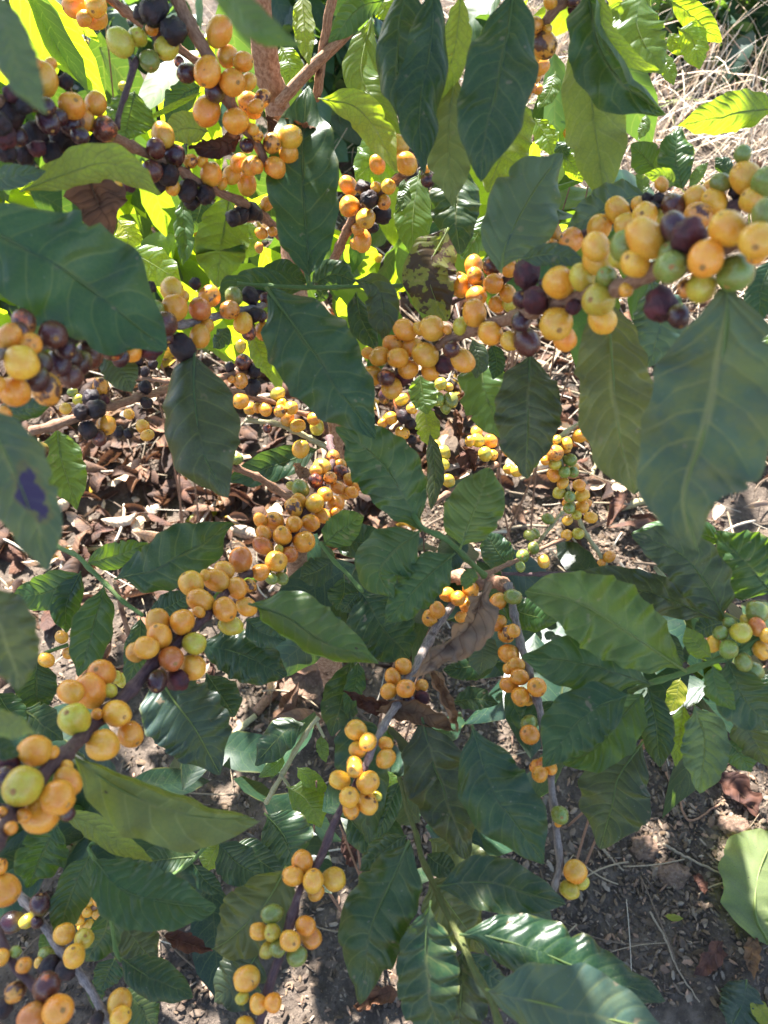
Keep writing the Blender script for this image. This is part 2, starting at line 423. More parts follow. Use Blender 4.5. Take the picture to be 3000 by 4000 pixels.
# ------------------------------------------------------------------ stems
ST = re.compile(r'([a-l])(-?\d+),(-?\d+),(\d+),(\d*\.\d+)')
def stem_pts(spec):
    a = [(*tp(m[0], int(m[1]), int(m[2])), float(m[3]) / TS, float(m[4])) for m in ST.findall(spec)]
    return a
def add_stem(spec, mat, proot, name='stem', node=.024, first=None):
    a = stem_pts(spec)
    P = np.array([[*wp(x, y, d), w * d / FPX / 2] for x, y, w, d in a])
    L = np.linalg.norm(np.diff(P[:, :3], axis=0), axis=1).sum(); n = max(6, int(L / .004))
    Q = catmull(P, n); rng = random.Random(int(abs(P[0, 0]) * 1e5))
    s = np.linspace(0, L, n); rad = np.maximum(Q[:, 3], .0006)
    if node:
        k = (s / node) % 1.0; k = np.minimum(k, 1 - k) * node
        rad = rad * (1 + .42 * np.exp(-(k / .0026) ** 2))
    for c in range(3):
        Q[:, c] += np.array([mnoise.noise(Vector((v * 45, c * 9.1, P[0, 0] * 50))) for v in s]) * np.minimum(.0016, rad * .5)
    V, F, UV = tube(Q[:, :3], rad, 10, rng=rng)
    base = P[0, :3]
    root = proot.location if proot else Vector((0, 0, 0))
    o = link(name, mesh_np(name, V - base, F, UV), M[mat], proot, Vector(base) - root)
    return o, Q, rad

# ------------------------------------------------------------------ cherries
def cherry_mesh(name, seed, dried):
    rng = random.Random(seed); V = []; F = []; nu_, nv_ = 22, 14
    for i in range(nv_ + 1):
        th = math.pi * i / nv_
        for j in range(nu_):
            ph = 2 * math.pi * j / nu_
            x, y, z = math.sin(th) * math.cos(ph), math.sin(th) * math.sin(ph), math.cos(th)
            k = 1 + .04 * z * (1 - z * z) - .05 * math.exp(-((1 - z) / .02))
            k *= 1 - .025 * math.exp(-(y / .12) ** 2) * (1 - z * z)           # faint seam between the two beans
            v = Vector((x, y, z))
            if dried:
                k *= 1 + .20 * mnoise.noise(v * 1.7 + Vector((seed * 7.3, 0, 0))) + .10 * mnoise.noise(v * 4.5 + Vector((seed * 3.3, 5, 0))) + .07 * math.sin(ph * 7 + 3 * mnoise.noise(v * 2 + Vector((seed, 1, 2)))) * (1 - z * z)
            else: k *= 1 + .09 * mnoise.noise(v * 1.1 + Vector((seed * 5.1, 3, 0)))
            V.append(v * k * Vector((1, .95, 1.0))[0])
    for i in range(nv_):
        for j in range(nu_):
            F.append((i * nu_ + j, (i + 1) * nu_ + j, (i + 1) * nu_ + (j + 1) % nu_, i * nu_ + (j + 1) % nu_))
    me = mesh_np(name, V, F)
    me.materials.append(M['dried'] if dried else M['cherry'])
    return me
def scar_mesh():
    V = []; F = []; prof = [(0, .958), (.04, .966), (.065, .978), (.10, .985), (.13, .986), (.16, .978), (.18, .950)]; n = 16
    for r, z in prof:
        for j in range(n): V.append((r * math.cos(6.2832 * j / n) + 1e-4, r * math.sin(6.2832 * j / n), z))
    for i in range(len(prof) - 1):
        for j in range(n): F.append((i * n + j, (i + 1) * n + j, (i + 1) * n + (j + 1) % n, i * n + (j + 1) % n))
    me = mesh_np('scar', V, F); me.materials.append(M['scar']); return me
CM = [cherry_mesh('cherry', k, False) for k in range(5)]; DM = [cherry_mesh('dried_cherry', k + 20, True) for k in range(4)]
SCAR = scar_mesh()
CC = {'y': (.78, .405, .042, .09), 'o': (.79, .325, .033, .13), 'p': (.56, .175, .035, .12), 'l': (.52, .43, .045, .04), 'g': (.20, .255, .050, .03),
      'm': (.72, .31, .045, .48), 'x': (.50, .13, .04, .78), 'r': (.055, .016, .022, .0), 'd': (.020, .013, .016, .0)}
CH = re.compile(r'(?:\b([a-l])\s+)?(-?\d+),(-?\d+),(\d+),([a-z])')
def add_cherries(spec, stems, proot, big=95):
    t = None; items = []
    for m in CH.findall(spec):
        if m[0]: t = m[0]
        x, y = tp(t, int(m[1]), int(m[2])); items.append([x, y, int(m[3]) / TS / 2, m[4]])
    S = np.vstack([np.c_[[( (Vector(q[:3]) - CAMP).dot(Vector((1, 0, 0))), (Vector(q[:3]) - CAMP).dot(UPV), (Vector(q[:3]) - CAMP).dot(FW)) for q in Q], rad] for Q, rad in stems])
    sx, sy, sd = 1500 + S[:, 0] / S[:, 2] * FPX, 2000 - S[:, 1] / S[:, 2] * FPX, S[:, 2]
    D = []; near = []
    for x, y, r, c in items:
        i = int(np.argmin((sx - x) ** 2 + (sy - y) ** 2)); near.append(i)
        dp = math.hypot(sx[i] - x, sy[i] - y) * sd[i] / FPX; rr = r * sd[i] / FPX + S[i, 3]
        D.append(sd[i] - math.sqrt(max(0, rr * rr - dp * dp)) * .95)
    n = len(items)
    for it in range(40):
        for i in range(n):
            for j in range(i + 1, n):
                xi, yi, ri, _ = items[i]; xj, yj, rj, _ = items[j]
                m = .5 * (D[i] + D[j]); lat = math.hypot(xi - xj, yi - yj) * m / FPX; R_ = .94 * (ri + rj) * m / FPX
                if lat >= R_: continue
                need = math.sqrt(R_ * R_ - lat * lat); dz = D[i] - D[j]
                if abs(dz) >= need: continue
                sg = 1 if dz > -.5 * need else -1
                q = (need - sg * dz) * .3; D[i] += sg * q; D[j] -= sg * q
    rng = random.Random(n * 31 + int(items[0][0]))
    for k, (x, y, r, c) in enumerate(items):
        p = wp(x, y, D[k]); i = near[k]; s = wp(sx[i], sy[i], sd[i])
        out = (p - s); out = out.normalized() if out.length > 1e-5 else Vector((0, 0, 1))
        ax = out * .75 + (CAMP - p).normalized() * .12 + Vector((rng.gauss(0, .33), rng.gauss(0, .33), rng.gauss(0, .33))); ax.normalize()
        dried = c == 'd' or (c == 'r' and rng.random() < .35)
        rw = r * D[k] / FPX * 1.01
        me = rng.choice(DM if dried else CM)
        o = link('cherry', me, None, proot, p - proot.location)
        q = Vector((0, 0, 1)).rotation_difference(ax); o.rotation_mode = 'QUATERNION'
        o.rotation_quaternion = q @ Quaternion((0, 0, 1), rng.uniform(0, 6.28))
        el = rng.uniform(1.02, 1.22); o.scale = (rw * rng.uniform(.95, 1.0), rw * rng.uniform(.90, .98), rw * el)
        cc = CC[c]; v = rng.uniform(.88, 1.10); hue = rng.uniform(.92, 1.08)
        if c in 'yo' and rng.random() < .14: cc = (*cc[:3], .36)
        o.color = (cc[0] * v, cc[1] * v * hue, cc[2] * v, max(0, cc[3] * (rng.uniform(.5, 1.3) if cc[3] < .5 else rng.uniform(.9, 1.15))))
        if r * 2 * TS >= big and not dried:
            sc = link('scar', SCAR, None, o)
    return items

def branch(label, stems, cherries='', leaves=(), name='coffee_branch', cat='branch', group=None, big=95):
    a = stem_pts(stems[0][1]); p0 = wp(a[0][0], a[0][1], a[0][3])
    root = empty(name, p0, label, cat, group)
    qs = []
    for i, s in enumerate(stems):
        nm = s[2] if len(s) > 2 else ('stem' if i == 0 else 'side_twig')
        o, Q, rad = add_stem(s[1], s[0], root, nm, node=.024 if s[0] != 'trunk' else 0)
        qs.append((Q, rad))
    if cherries: add_cherries(cherries, qs, root, big)
    for l in leaves: add_leaf(l, root, root)
    return root
# ================================================================== the coffee branches (pixels of the photograph fix where each thing stands; depth comes from the size of its cherries)
branch('thick branch crowded with orange-yellow cherries, slanting from the left edge up to the centre',
  [('purple', 'e480,1180,44,.74 e470,1400,46,.68 h110,330,44,.60 g1560,420,44,.56 g1330,680,56,.505 g1020,970,72,.475 g800,1190,84,.45 g600,1400,90,.425 g350,1640,96,.375 j120,230,100,.355 j30,390,105,.335 j-160,600,110,.31')],
  '''e 500,1300,90,m 545,1350,70,m 430,1365,115,y 390,1390,80,y 550,1400,105,x 385,1460,100,x 480,1440,90,m 610,1450,90,o 660,1490,70,o 580,1540,80,o 620,1530,80,o 530,1500,90,m 445,1545,105,y
  230,1490,60,l 290,1510,115,g 280,1590,100,y 245,1630,115,m 380,1605,130,y 520,1605,110,o
  h 120,60,125,o 30,55,90,o 245,80,120,o 355,70,120,o 430,25,100,o 510,0,70,o 50,140,105,o 150,240,60,l 100,430,80,g 165,430,85,g 215,275,115,p 310,195,145,o 170,155,130,o 45,220,120,p 130,320,150,y 30,390,120,o
  g 1620,480,90,m 1330,410,70,y 1560,310,150,p 1455,380,125,y 1240,465,165,y 1405,445,150,o 1535,490,140,o 1290,650,80,o 1300,575,155,o 1495,735,135,l 1595,615,130,o 1455,630,165,o
  1020,720,165,y 1180,715,170,o 880,910,130,o 950,880,160,o 1035,805,160,o 1020,1095,140,r 1150,1090,140,r 1258,850,155,l 1250,1005,165,y 1110,950,170,p
  715,1160,90,l 660,1050,185,o 460,1165,160,o 585,1160,200,o 630,1310,80,o 485,1345,205,l 755,1305,180,y 665,1510,215,y 845,1440,170,o
  340,1560,90,o 430,1650,90,y 40,1640,170,r 230,1545,205,o
  j 40,60,150,r 430,290,110,r 440,85,165,o 150,310,100,o 265,310,230,o 10,290,80,o 70,390,90,o 375,190,230,o 150,115,262,l''',
  ['g1020,1060>g1130,1230>g1260,1400>g1420,1690 500 .56 B sh=.8', 'g1285,860>g1500,900>g1700,985>h200,1075 350 .57 D', 'g1340,1050>g1440,1200>g1530,1340 240 .60 D',
   'j480,-70>j800,150>j1200,300>j1690,345 460 .42,.43 O- wave=.12 nw=5 curl=150 curl2=30 fold=-4 roll=-4 spot=.25 sh=.88 mot=.5', 'j400,300>j560,350>j760,480>j985,602 150 .49 O- curl=30',
   'h-30,600>h200,680>h400,820>h600,900>h800,965 385 .475,.46 G wave=.13 nw=5 curl=-30 curl2=100 roll=8 spot=.3 mot=.4 yl=.01 sh=1.15 twist=10', 'h-60,700>h40,780>h200,830 190 .56 D', 'j-60,1>j-20,120>j60,240 120 .52 D'])

branch('pale grey branch descending through the lower centre with spaced clusters of yellow cherries',
  [('grey', 'h1290,560,46,.63 h1120,830,56,.60 h1010,1060,54,.565 h930,1210,50,.55 h850,1350,48,.53 h760,1520,46,.51 h700,1659,44,.50'), ('purple', 'h705,1650,44,.501 k560,260,42,.49 k490,400,46,.485 k400,600,54,.48 k300,760,42,.47 k215,1010,66,.46 k150,1230,48,.455 k100,1350,60,.45 k20,1659,52,.44', 'young_stem'),
   ('bark', 'h1170,450,60,.66 h1300,420,80,.65 h1420,450,100,.63 h1560,450,90,.62 h1630,500,60,.60', 'old_stump')],
  '''h 1360,605,90,o 1410,570,70,l 1240,535,105,o 1390,500,115,o 1310,560,105,o 1130,690,110,o 1175,635,110,o 1330,680,80,o
  1075,1125,90,o 990,1220,95,r 1075,1205,95,r 955,1000,110,o 885,1070,110,o 860,1160,105,o 970,1145,125,o
  665,1540,110,y 650,1415,140,y 725,1490,120,y 840,1600,125,y 840,1500,95,o 640,1640,110,y
  k 640,10,110,y 545,80,125,y 780,180,70,l 615,270,110,o 720,225,135,y 725,95,150,y 605,190,135,y
  390,810,100,o 240,700,130,o 300,610,145,o 505,720,150,y 370,735,140,y
  75,1180,100,l 20,1060,120,y 105,945,125,g 105,1065,115,l 355,1095,130,o 320,1020,130,o 140,1170,110,g 265,1220,130,g 220,1120,140,y
  j 1570,1490,80,l 1600,1365,160,y k 15,1530,120,y 110,1520,120,o -70,1670,120,y''',
  ['h1080,1350>h1150,1640>k1220,150>k1365,590 430 .54 K sh=.9', 'h1405,1400>k1490,30>k1600,240>l215,620 470 .50,.47 D sh=1.25', 'h620,960>h560,1200>h490,1450 260 .60 D sh=.8', 'h665,970>h640,1140>h580,1310 130 .59 G',
   'h610,1290>h680,1600>k730,500 360 .60 D', 'h690,520>h800,720>h1000,960 420 .60 D', 'h570,410>h570,520>h520,640 200 .61 D', 'h500,315>h400,380>h270,430 190 .61 D spot=.2'])

branch('thin pinkish-grey branch hanging down right of centre, ending in a yellow cherry trio',
  [('grey', 'h1630,470,45,.60 i20,700,48,.585 i60,850,48,.575 i105,1010,44,.56 i150,1180,46,.55 i205,1420,46,.535 l250,60,44,.52 l268,220,46,.515 l288,420,44,.51 l312,620,44,.505 l275,760,36,.50 l255,920,30,.50')],
  '''h 1650,545,90,g 1570,580,110,o 1620,800,105,o 1570,720,105,o 1640,780,100,m 1640,920,130,o 1640,1010,80,o 1640,1120,110,o
  i 10,550,110,g 10,770,90,o 0,930,70,o 30,990,100,o 105,1220,70,y 50,1070,110,o 160,1135,130,o 55,1195,125,o
  110,1370,110,g 115,1445,130,o 160,1650,90,o 205,1640,100,p l 250,0,90,o 180,40,110,o 300,360,50,o 310,305,118,g 450,740,98,l 370,790,120,l 410,670,152,o''',
  ['i-60,600>i80,660>i310,710 230 .60 G', 'i-20,1100>i60,1320>i310,1240 170 .59 D', 'h1280,1230>h1420,1210>h1570,1240 150 .61 D', 'h1570,970>h1400,1000>h1210,1030 190 .62 D', 'h1450,790>h1470,900>h1450,1055 210 .59 B spot=.2'])

branch('long dark branch from the right edge with the biggest yellow, green and purple cherries',
  [('bark', 'e1120,660,34,.53 e1210,560,52,.515 e1360,500,66,.50 e1520,440,72,.475 e1659,395,80,.45 f160,350,85,.42 f330,290,88,.405 f540,235,92,.38 f720,185,98,.355 f930,90,110,.335 f1180,20,120,.315 c1460,1560,120,.30 c1700,1480,120,.285')],
  '''e 1060,470,90,y 1240,480,60,o 730,630,80,o 970,480,145,o 885,575,125,o 800,650,130,o 1142,470,165,y 960,770,130,r 740,780,145,o 880,855,140,y 845,790,110,x 1130,745,125,o 990,735,125,o 920,660,135,o 1010,590,135,o 1098,640,165,y 1340,680,150,o 1220,700,120,r 1265,605,115,x
  1325,455,110,l 1645,550,130,y 1520,500,160,o 1415,370,165,o
  f 740,220,100,y 400,330,100,r 60,420,130,r 205,180,70,r 340,535,160,o 95,550,185,x 285,440,222,y 60,280,120,r 95,120,175,r 155,290,160,r 305,175,210,y 455,140,175,l 612,135,130,g 585,415,185,y 560,285,212,l
  800,50,180,y 720,10,150,l 1230,200,190,l 1125,210,110,m 965,310,205,r 1080,390,150,r 560,30,190,y
  c 545,1600,180,y 735,1600,210,g 1040,1650,170,g 1050,1480,190,r 1640,1390,190,g 1150,1530,220,r 865,1545,242,y 1400,1480,232,y 1600,1560,250,y f 1025,70,215,g 1590,-10,130,o 1450,110,242,g c 1255,1675,250,o''',
  ['f1400,170>f1370,620>f1250,1130>f1120,1560>f1205,1915 800 .31,.31,.30 B wave=.13 sag=.04 roll=4 spot=.2 mot=1 yl=.01 sh=1.05', 'f620,240>f650,700>f700,1180>f795,1545 500 .43 M spot=.2 sh=.62 mot=.9 roll=-10 wave=.12', 'f115,630>f105,950>f95,1435 420 .48 K spot=.18 roll=8', 'f900,160>f960,420>f880,720 360 .52 B',
   'f60,20>f250,-10>f480,40 150 .40 B', 'e1530,570>e1560,690>e1540,800 120 .58 D', 'e1400,540>e1440,660>e1425,795 140 .56 K spot=.3', 'f870,1290>f840,1420>f790,1540 120 .56 D', 'f1690,30>f1620,200>f1600,420 210 .48 D'], big=100)

branch('upper right branch of pale yellow cherries with one torn dark red cherry',
  [('purple', 'e1270,290,38,.60 e1600,160,42,.56 c160,1640,44,.52 c460,1530,50,.48 c860,1330,60,.44 c1290,1385,70,.415 c1500,1310,80,.40 c1720,1230,86,.385')],
  '''e 1410,60,130,o 1640,310,100,l 1630,240,110,o 1560,310,110,o 1640,80,110,o 1535,60,130,x 1325,190,145,o 1430,260,140,o 1540,180,135,o 1425,135,115,o
  c 160,1605,100,d 120,1650,120,o 250,1500,140,m 260,1600,110,m 385,1555,160,m
  970,1195,85,o 880,1290,80,d 950,1300,90,d 910,1350,80,d 815,1320,95,y 960,1400,90,l 565,1475,170,y 690,1370,165,y 735,1460,150,y 860,1395,165,y 1280,1225,100,y 1190,1285,170,y 1315,1310,170,y 1045,1330,160,x 1205,1400,188,m
  1355,1185,130,g 1450,1240,90,d 1560,1300,160,y 1495,1000,115,g 1520,1160,200,y 1650,1180,190,g''',
  ['c840,1255>c650,1330>c340,1500 300 .50 B', 'c1110,1225>c1060,1020>c1085,815 230 .56 G wave=.2 nw=3.5', 'c940,1110>c860,1020>c775,935 190 .58 G', 'c990,1230>c1010,1150>c860,1130 100 .52 L', 'c1440,1130>c1390,1080>c1320,1020 110 .58 D', 'c1150,1210>c1200,1140>c1270,1050 80 .56 L', 'c830,1270>c850,1190>c800,1130 80 .50 L'])

branch('upper left branch of mostly shrivelled black cherries ending left of the hanging leaf',
  [('bark', 'b300,1760,50,.72 b190,1560,56,.66 b30,1390,56,.62 a1560,1310,54,.585 a1300,1190,56,.555 a1160,1100,56,.54 a940,985,60,.515 a780,915,62,.49 a550,800,70,.46 a250,700,80,.435 a-60,640,90,.40')],
  '''a 80,430,160,y 425,530,95,d 235,420,70,o 330,415,75,o 275,515,195,y 210,590,130,r 140,640,120,d 60,740,200,d 110,880,130,r 30,880,150,r 220,890,170,d 310,790,150,r 455,810,150,r 400,910,160,d 545,775,140,o 620,670,140,o 465,690,175,o 40,980,130,d 160,1000,125,d 330,990,130,d 300,690,120,r 380,760,120,r 520,880,120,r 0,800,140,d 480,940,110,d 160,690,110,d 90,610,120,r 240,960,110,r 510,1000,120,d 630,930,120,d 680,835,165,x
  1310,1040,75,y 1055,880,155,y 1010,965,130,x 1235,1045,92,m 1020,1200,110,d 840,1195,90,r 1120,1215,100,y 1125,1015,145,r 985,1110,145,x 1090,1130,140,d 1240,1310,95,d 1335,1260,118,d 1215,1235,132,d 1440,1190,70,y 1500,1135,120,y 1600,1190,130,o 1370,1130,145,o 1510,1410,100,d 1630,1365,115,d 1555,1400,118,d
  b 35,1510,80,o 110,1500,70,o 70,1320,90,o 10,1390,80,d 20,1605,60,m''',
  ['a150,1235>a420,1130>a720,1060>a1045,1260 250 .42 O- wave=.16 nw=4 curl=20 curl2=55 roll=-10 sh=1.3', 'a-250,1400>d300,20>d560,200>d1085,612 760 .36,.39 D sag=.05 sh=1.5 spot=.05', 'a870,600>a840,740>a800,925 300 .54 G', 'a1345,850>a1200,830>a1070,885 200 .55 O-', 'a-200,1180>a60,1150>a300,1105 150 .40 B', 'd650,640>d760,720>d860,885 220 .46 K'], big=92)

branch('brown branch dropping left of the trunk, strung with orange cherries, black ones at top',
  [('bark', 'a1090,-120,90,.48 a1180,60,88,.49 a1300,290,84,.50 a1430,540,78,.515 a1530,720,70,.53 a1610,850,66,.54 b30,980,62,.55 b70,1060,44,.555')],
  '''a 920,90,110,d 1000,60,180,d 1060,230,140,r 985,190,80,o 1080,310,145,l 1130,200,172,d 1475,365,140,o 1420,205,170,o 1575,400,130,o 1610,530,110,y 1215,475,132,r 1345,465,178,o 1390,600,125,r 1505,535,168,o 1340,720,182,o 1620,680,150,m 1640,840,80,y 1530,785,168,o 1600,945,95,r 1550,1055,118,o 1630,1075,120,o
  b 10,880,80,y 40,640,105,m 0,690,100,o 220,890,148,y 105,930,122,m 210,995,132,o 5,1080,95,o 125,1085,145,o''',
  ['a1300,-200>a1560,60>b60,200>b285,290 210 .25,.24 G sag=.03 sh=1.2 rib=0', 'a1560,870>a1420,960>a1230,950 190 .545 n', 'b120,780>b260,850>b440,880 190 .57 N curl=80'])

branch('short brown twig at the top left with a bunch of four dull orange cherries',
  [('bark', 'a640,-60,56,.60 a740,20,56,.61 a920,150,56,.63 a1170,330,50,.66 a1300,400,44,.68')],
  'a 620,30,142,y 490,45,145,o 545,120,95,o 625,125,125,o 1160,400,70,x', ['a-120,-120>a40,200>a160,520>a310,745 270 .215,.225 B sag=.03 sh=1.1 rib=0'])

branch('slender purple twig with a green tip and three unripe green cherries, left of the trunk',
  [('purple', 'a755,830,36,.47 a770,740,36,.47 a815,600,36,.475 a860,460,46,.48 a890,380,30,.485'), ('green', 'a885,390,28,.485 a920,280,28,.49 a955,140,30,.495 a1000,-20,30,.50', 'green_tip'), ('purple', 'a850,430,20,.48 a830,350,16,.48', 'side_twig')],
  'a 890,240,130,l 780,275,172,l 970,395,135,g', ['a940,780>a1060,720>a1320,590 40 .56 L', 'a1300,560>a1180,620>a1070,800 180 .60 G'], name='fruiting_twig', cat='twig')

branch('branch under the big dark left leaf, clustered with orange and shrivelled maroon cherries',
  [('grey', 'e60,310,40,.58 d1659,330,44,.555 d1400,390,52,.53 d1180,445,56,.505 d850,540,60,.455 d560,520,62,.405 d430,545,64,.385 d200,600,72,.355 d-100,650,80,.32')],
  '''e 20,250,80,d 135,405,130,o 60,270,80,x 45,485,110,o 30,385,85,r d 1650,380,90,d 1620,260,110,d 1515,265,120,g 1610,490,100,x 1575,435,130,y 1490,350,125,m 1265,180,75,d 1340,450,100,y 1010,340,110,g 980,200,70,d 970,290,60,r 1190,260,80,y 1355,265,138,o 1295,345,150,p 1115,220,155,y 1135,335,170,o 1060,520,120,r 1060,440,165,x 1180,590,165,d 1295,520,142,o
  910,525,95,m 970,600,165,r 855,620,130,o 640,410,110,d 715,580,190,x 465,780,152,x 460,650,150,r 575,650,190,x 155,430,165,x 345,510,192,x 380,690,155,r 300,860,190,m 240,790,165,r 270,690,150,r 420,600,140,r 520,690,150,r 620,560,130,d 560,490,110,d 780,660,120,r 830,520,100,r 200,700,140,r 700,490,120,d 440,520,130,d 130,500,130,x -10,830,100,o 195,575,165,o 60,530,168,o 95,875,205,o 20,1030,110,o 140,690,225,y''',
  ['d1260,620>d1260,900>d1320,1280>d1475,1562 540 .50 K roll=6 sh=1.1', 'd-150,950>g120,-200>g320,395 440 .27 B wave=.08 spot=.0 sh=1.0 roll=-6 mot=.6 blu=.36 blv=.56 blr=.125', 'd-50,1000>d140,1000>d335,962 170 .46 D', 'e330,200>d1560,190>d1380,330 200 .58 D', 'd1410,470>d1440,520>d1380,600 120 .60 D'])

branch('bare brown twig below the maroon cherries with a small black bunch and one yellow cherry',
  [('bark', 'd1659,730,40,.70 d1480,775,44,.68 d1200,840,50,.63 d960,895,52,.59 d700,980,54,.56 d550,1030,58,.545 d330,1105,60,.53 d190,1145,62,.52')],
  '''d 1660,740,95,d 1490,720,60,d 1640,850,110,d 1560,810,100,m 1500,800,50,o 1580,690,110,x 940,850,85,d 950,950,80,d 655,850,112,m 680,930,60,r 525,1010,100,d 640,1175,105,x 570,1125,118,d 595,925,122,d 620,990,128,d 690,1095,128,y 255,1270,115,r''',
  ['d370,1120>d400,1330>d505,1645 270 .62 L sh=.8'], name='fruiting_twig', cat='twig')

branch('thin sunlit twig behind the left leaves with loosely strung small yellow cherries',
  [('pale', 'e480,1250,40,.82 e300,1160,38,.80 e180,1100,36,.79 d1600,1060,32,.79', ), ('bark', 'e340,1030,32,.78 e130,960,36,.77 d1659,920,38,.76 d1510,875,38,.75 d1000,800,30,.76 d820,790,30,.77', 'side_twig')],
  '''d 1560,585,75,l 1630,550,60,g 1490,985,55,o 1560,940,105,o 1620,990,85,o 505,930,70,l 425,990,78,y 470,880,62,g 835,1025,72,y 925,1105,88,y 955,1160,78,y 770,1140,72,d 830,1150,60,d 900,680,60,d 990,700,60,d 940,750,60,d 890,740,60,d
  e 10,985,60,o 140,895,88,l 60,995,92,o 105,1005,75,d 165,960,70,y 230,985,92,y 155,1005,85,m 205,1055,88,m 270,1100,88,y 375,1055,88,o 395,1110,98,l 290,1250,112,y 75,1115,65,x''',
  ['e400,1250>e200,1330>d1480,1460 210 .86 D', 'e-30,500>e30,640>e90,790 140 .60 L', 'e245,1340>e310,1410>e370,1470 90 .80 T'], name='fruiting_twig', cat='twig', big=80)

branch('thin brown twig with a single green cherry, low behind the hanging leaf on the left',
  [('bark', 'd1400,1290,40,.70 d1480,1350,42,.71 d1659,1425,44,.73 e100,1490,44,.75 e215,1565,44,.77')], 'd 1535,1315,80,g', [], name='fruiting_twig', cat='twig', big=70)

branch('leafy green shoot left of centre with broad dark leaves hanging either side of its stalk',
  [('green', 'e-120,180,26,.56 e0,187,26,.56 e350,205,28,.56 e620,200,26,.57 e950,188,22,.58'), ('green', 'e355,200,30,.56 e330,120,32,.56 e300,-20,30,.56', 'leaf_stalk')], '',
  ['e345,150>b335,1650>b300,1050>b330,560 470 .55,.57 D sh=1.25 roll=6', 'e80,225>e270,480>e480,780>e620,980>e782,1188 560 .50,.49 D sh=1.35 roll=4', 'e360,190>e500,120>e650,170 210 .59 D', 'e60,190>e160,130>e330,170 210 .60 D spot=.2', 'e640,150>e800,230>e835,555 220 .55 K wave=.15', 'e650,240>e680,400>e780,610 180 .58 D', 'e460,210>e420,260>e400,300 90 .6 D'], name='leafy_shoot', cat='shoot')

branch('leafy green shoot at the picture centre with smooth rounded mid-green leaves',
  [('green', 'h1480,410,36,.53 h1330,260,36,.515 h1200,160,36,.51 h1080,95,32,.51 e1000,1620,24,.52'), ('bark', 'h1470,400,36,.53 h1590,360,30,.56 h1700,310,26,.58', 'side_twig')], '',
  ['h1060,110>e880,1430>e740,1270>e530,1105 420 .52,.51 G sh=.85 roll=-6', 'h1050,130>h870,270>h800,400>h890,552 380 .50 G roll=8', 'h1280,275>h1100,430>h960,580>h832,720 300 .50 G roll=-10 sh=.9', 'h1325,230>h1400,30>e1520,1372 380 .51 L sh=.75 roll=6', 'h1412,365>h1380,430>h1350,510 110 .50 G'], name='leafy_shoot', cat='shoot')

branch('low leafy shoot under the centre leaves with a thin stalk and small dark leaves',
  [('green', 'h420,200,24,.60 h500,310,26,.59 h580,390,26,.585 h690,520,24,.58')], '',
  ['h430,215>h560,110>h700,20 220 .60 G sh=1.1', 'h660,520>h600,600>h550,650 110 .60 D', 'h500,150>h660,200>h850,150 260 .66 D', 'h1650,360>h1560,250>h1500,130 210 .62 D', 'e1130,1150>e1160,1400>e1130,1650 120 .66 K'], name='leafy_shoot', cat='shoot')

branch('leafy shoot at the right with large smooth leaves and green and yellow cherries',
  [('green', 'i760,1170,30,.53 i900,1105,36,.52 i1120,1040,38,.51 i1350,950,42,.50 i1600,820,44,.50 i1720,770,44,.50')],
  'i 1515,705,75,l 1415,735,95,g 1590,650,142,g 1305,855,102,y 1590,745,112,p 1355,785,102,g 1650,800,85,y 1485,780,142,l 1620,895,120,y 1565,1030,122,g 1500,975,112,g 1405,890,132,g',
  ['i1110,1020>i700,745>i400,580>i85,512 500 .50,.48 L roll=5 sh=.78', 'i900,1110>i560,1010>i300,960>i60,950 350 .51 G roll=-6 spot=.12 sh=.85', 'i750,1190>i540,1270>i360,1430>i205,1655 380 .49 G roll=6 sh=.8', 'i850,1165>i700,1350>i540,1530>i330,1630 340 .52 G', 'i880,1160>i930,1350>i960,1665 230 .56 D', 'i840,1500>l690,60>l650,240>l573,518 460 .58 K roll=5 sh=1.2',
   'i1110,1250>i1090,1450>i1060,1650 140 .57 L', 'i1180,1250>i1250,1480>l1215,168 290 .56 B sh=1.3', 'i1300,1000>i1330,1150>i1445,1285 160 .48 G', 'i1400,970>i1500,1200>i1690,1420 330 .50 D', 'i1290,940>i1200,860>i1125,750 150 .49 L', 'i1390,715>i1250,450>i1060,250>i770,142 340 .51 K wave=.14 spot=.1 sh=1.1', 'i1310,690>i1000,560>i660,470>i325,440 270 .55 K spot=.16', 'i1690,530>i1560,380>i1340,120 440 .55 G sh=.85', 'i1400,200>i1100,110>i780,140 200 .57 G',
   'i1480,1300>i1550,1450>i1660,1650 240 .55 K', 'i1390,1480>i1470,1560>i1555,1690 200 .56 G', 'i1700,1050>i1640,1150>i1690,1350 160 .52 D', 'i1010,770>i1040,900>i1100,1010 130 .56 D', 'i1360,720>i1280,740>i1180,790 150 .56 D'], name='leafy_shoot', cat='shoot')

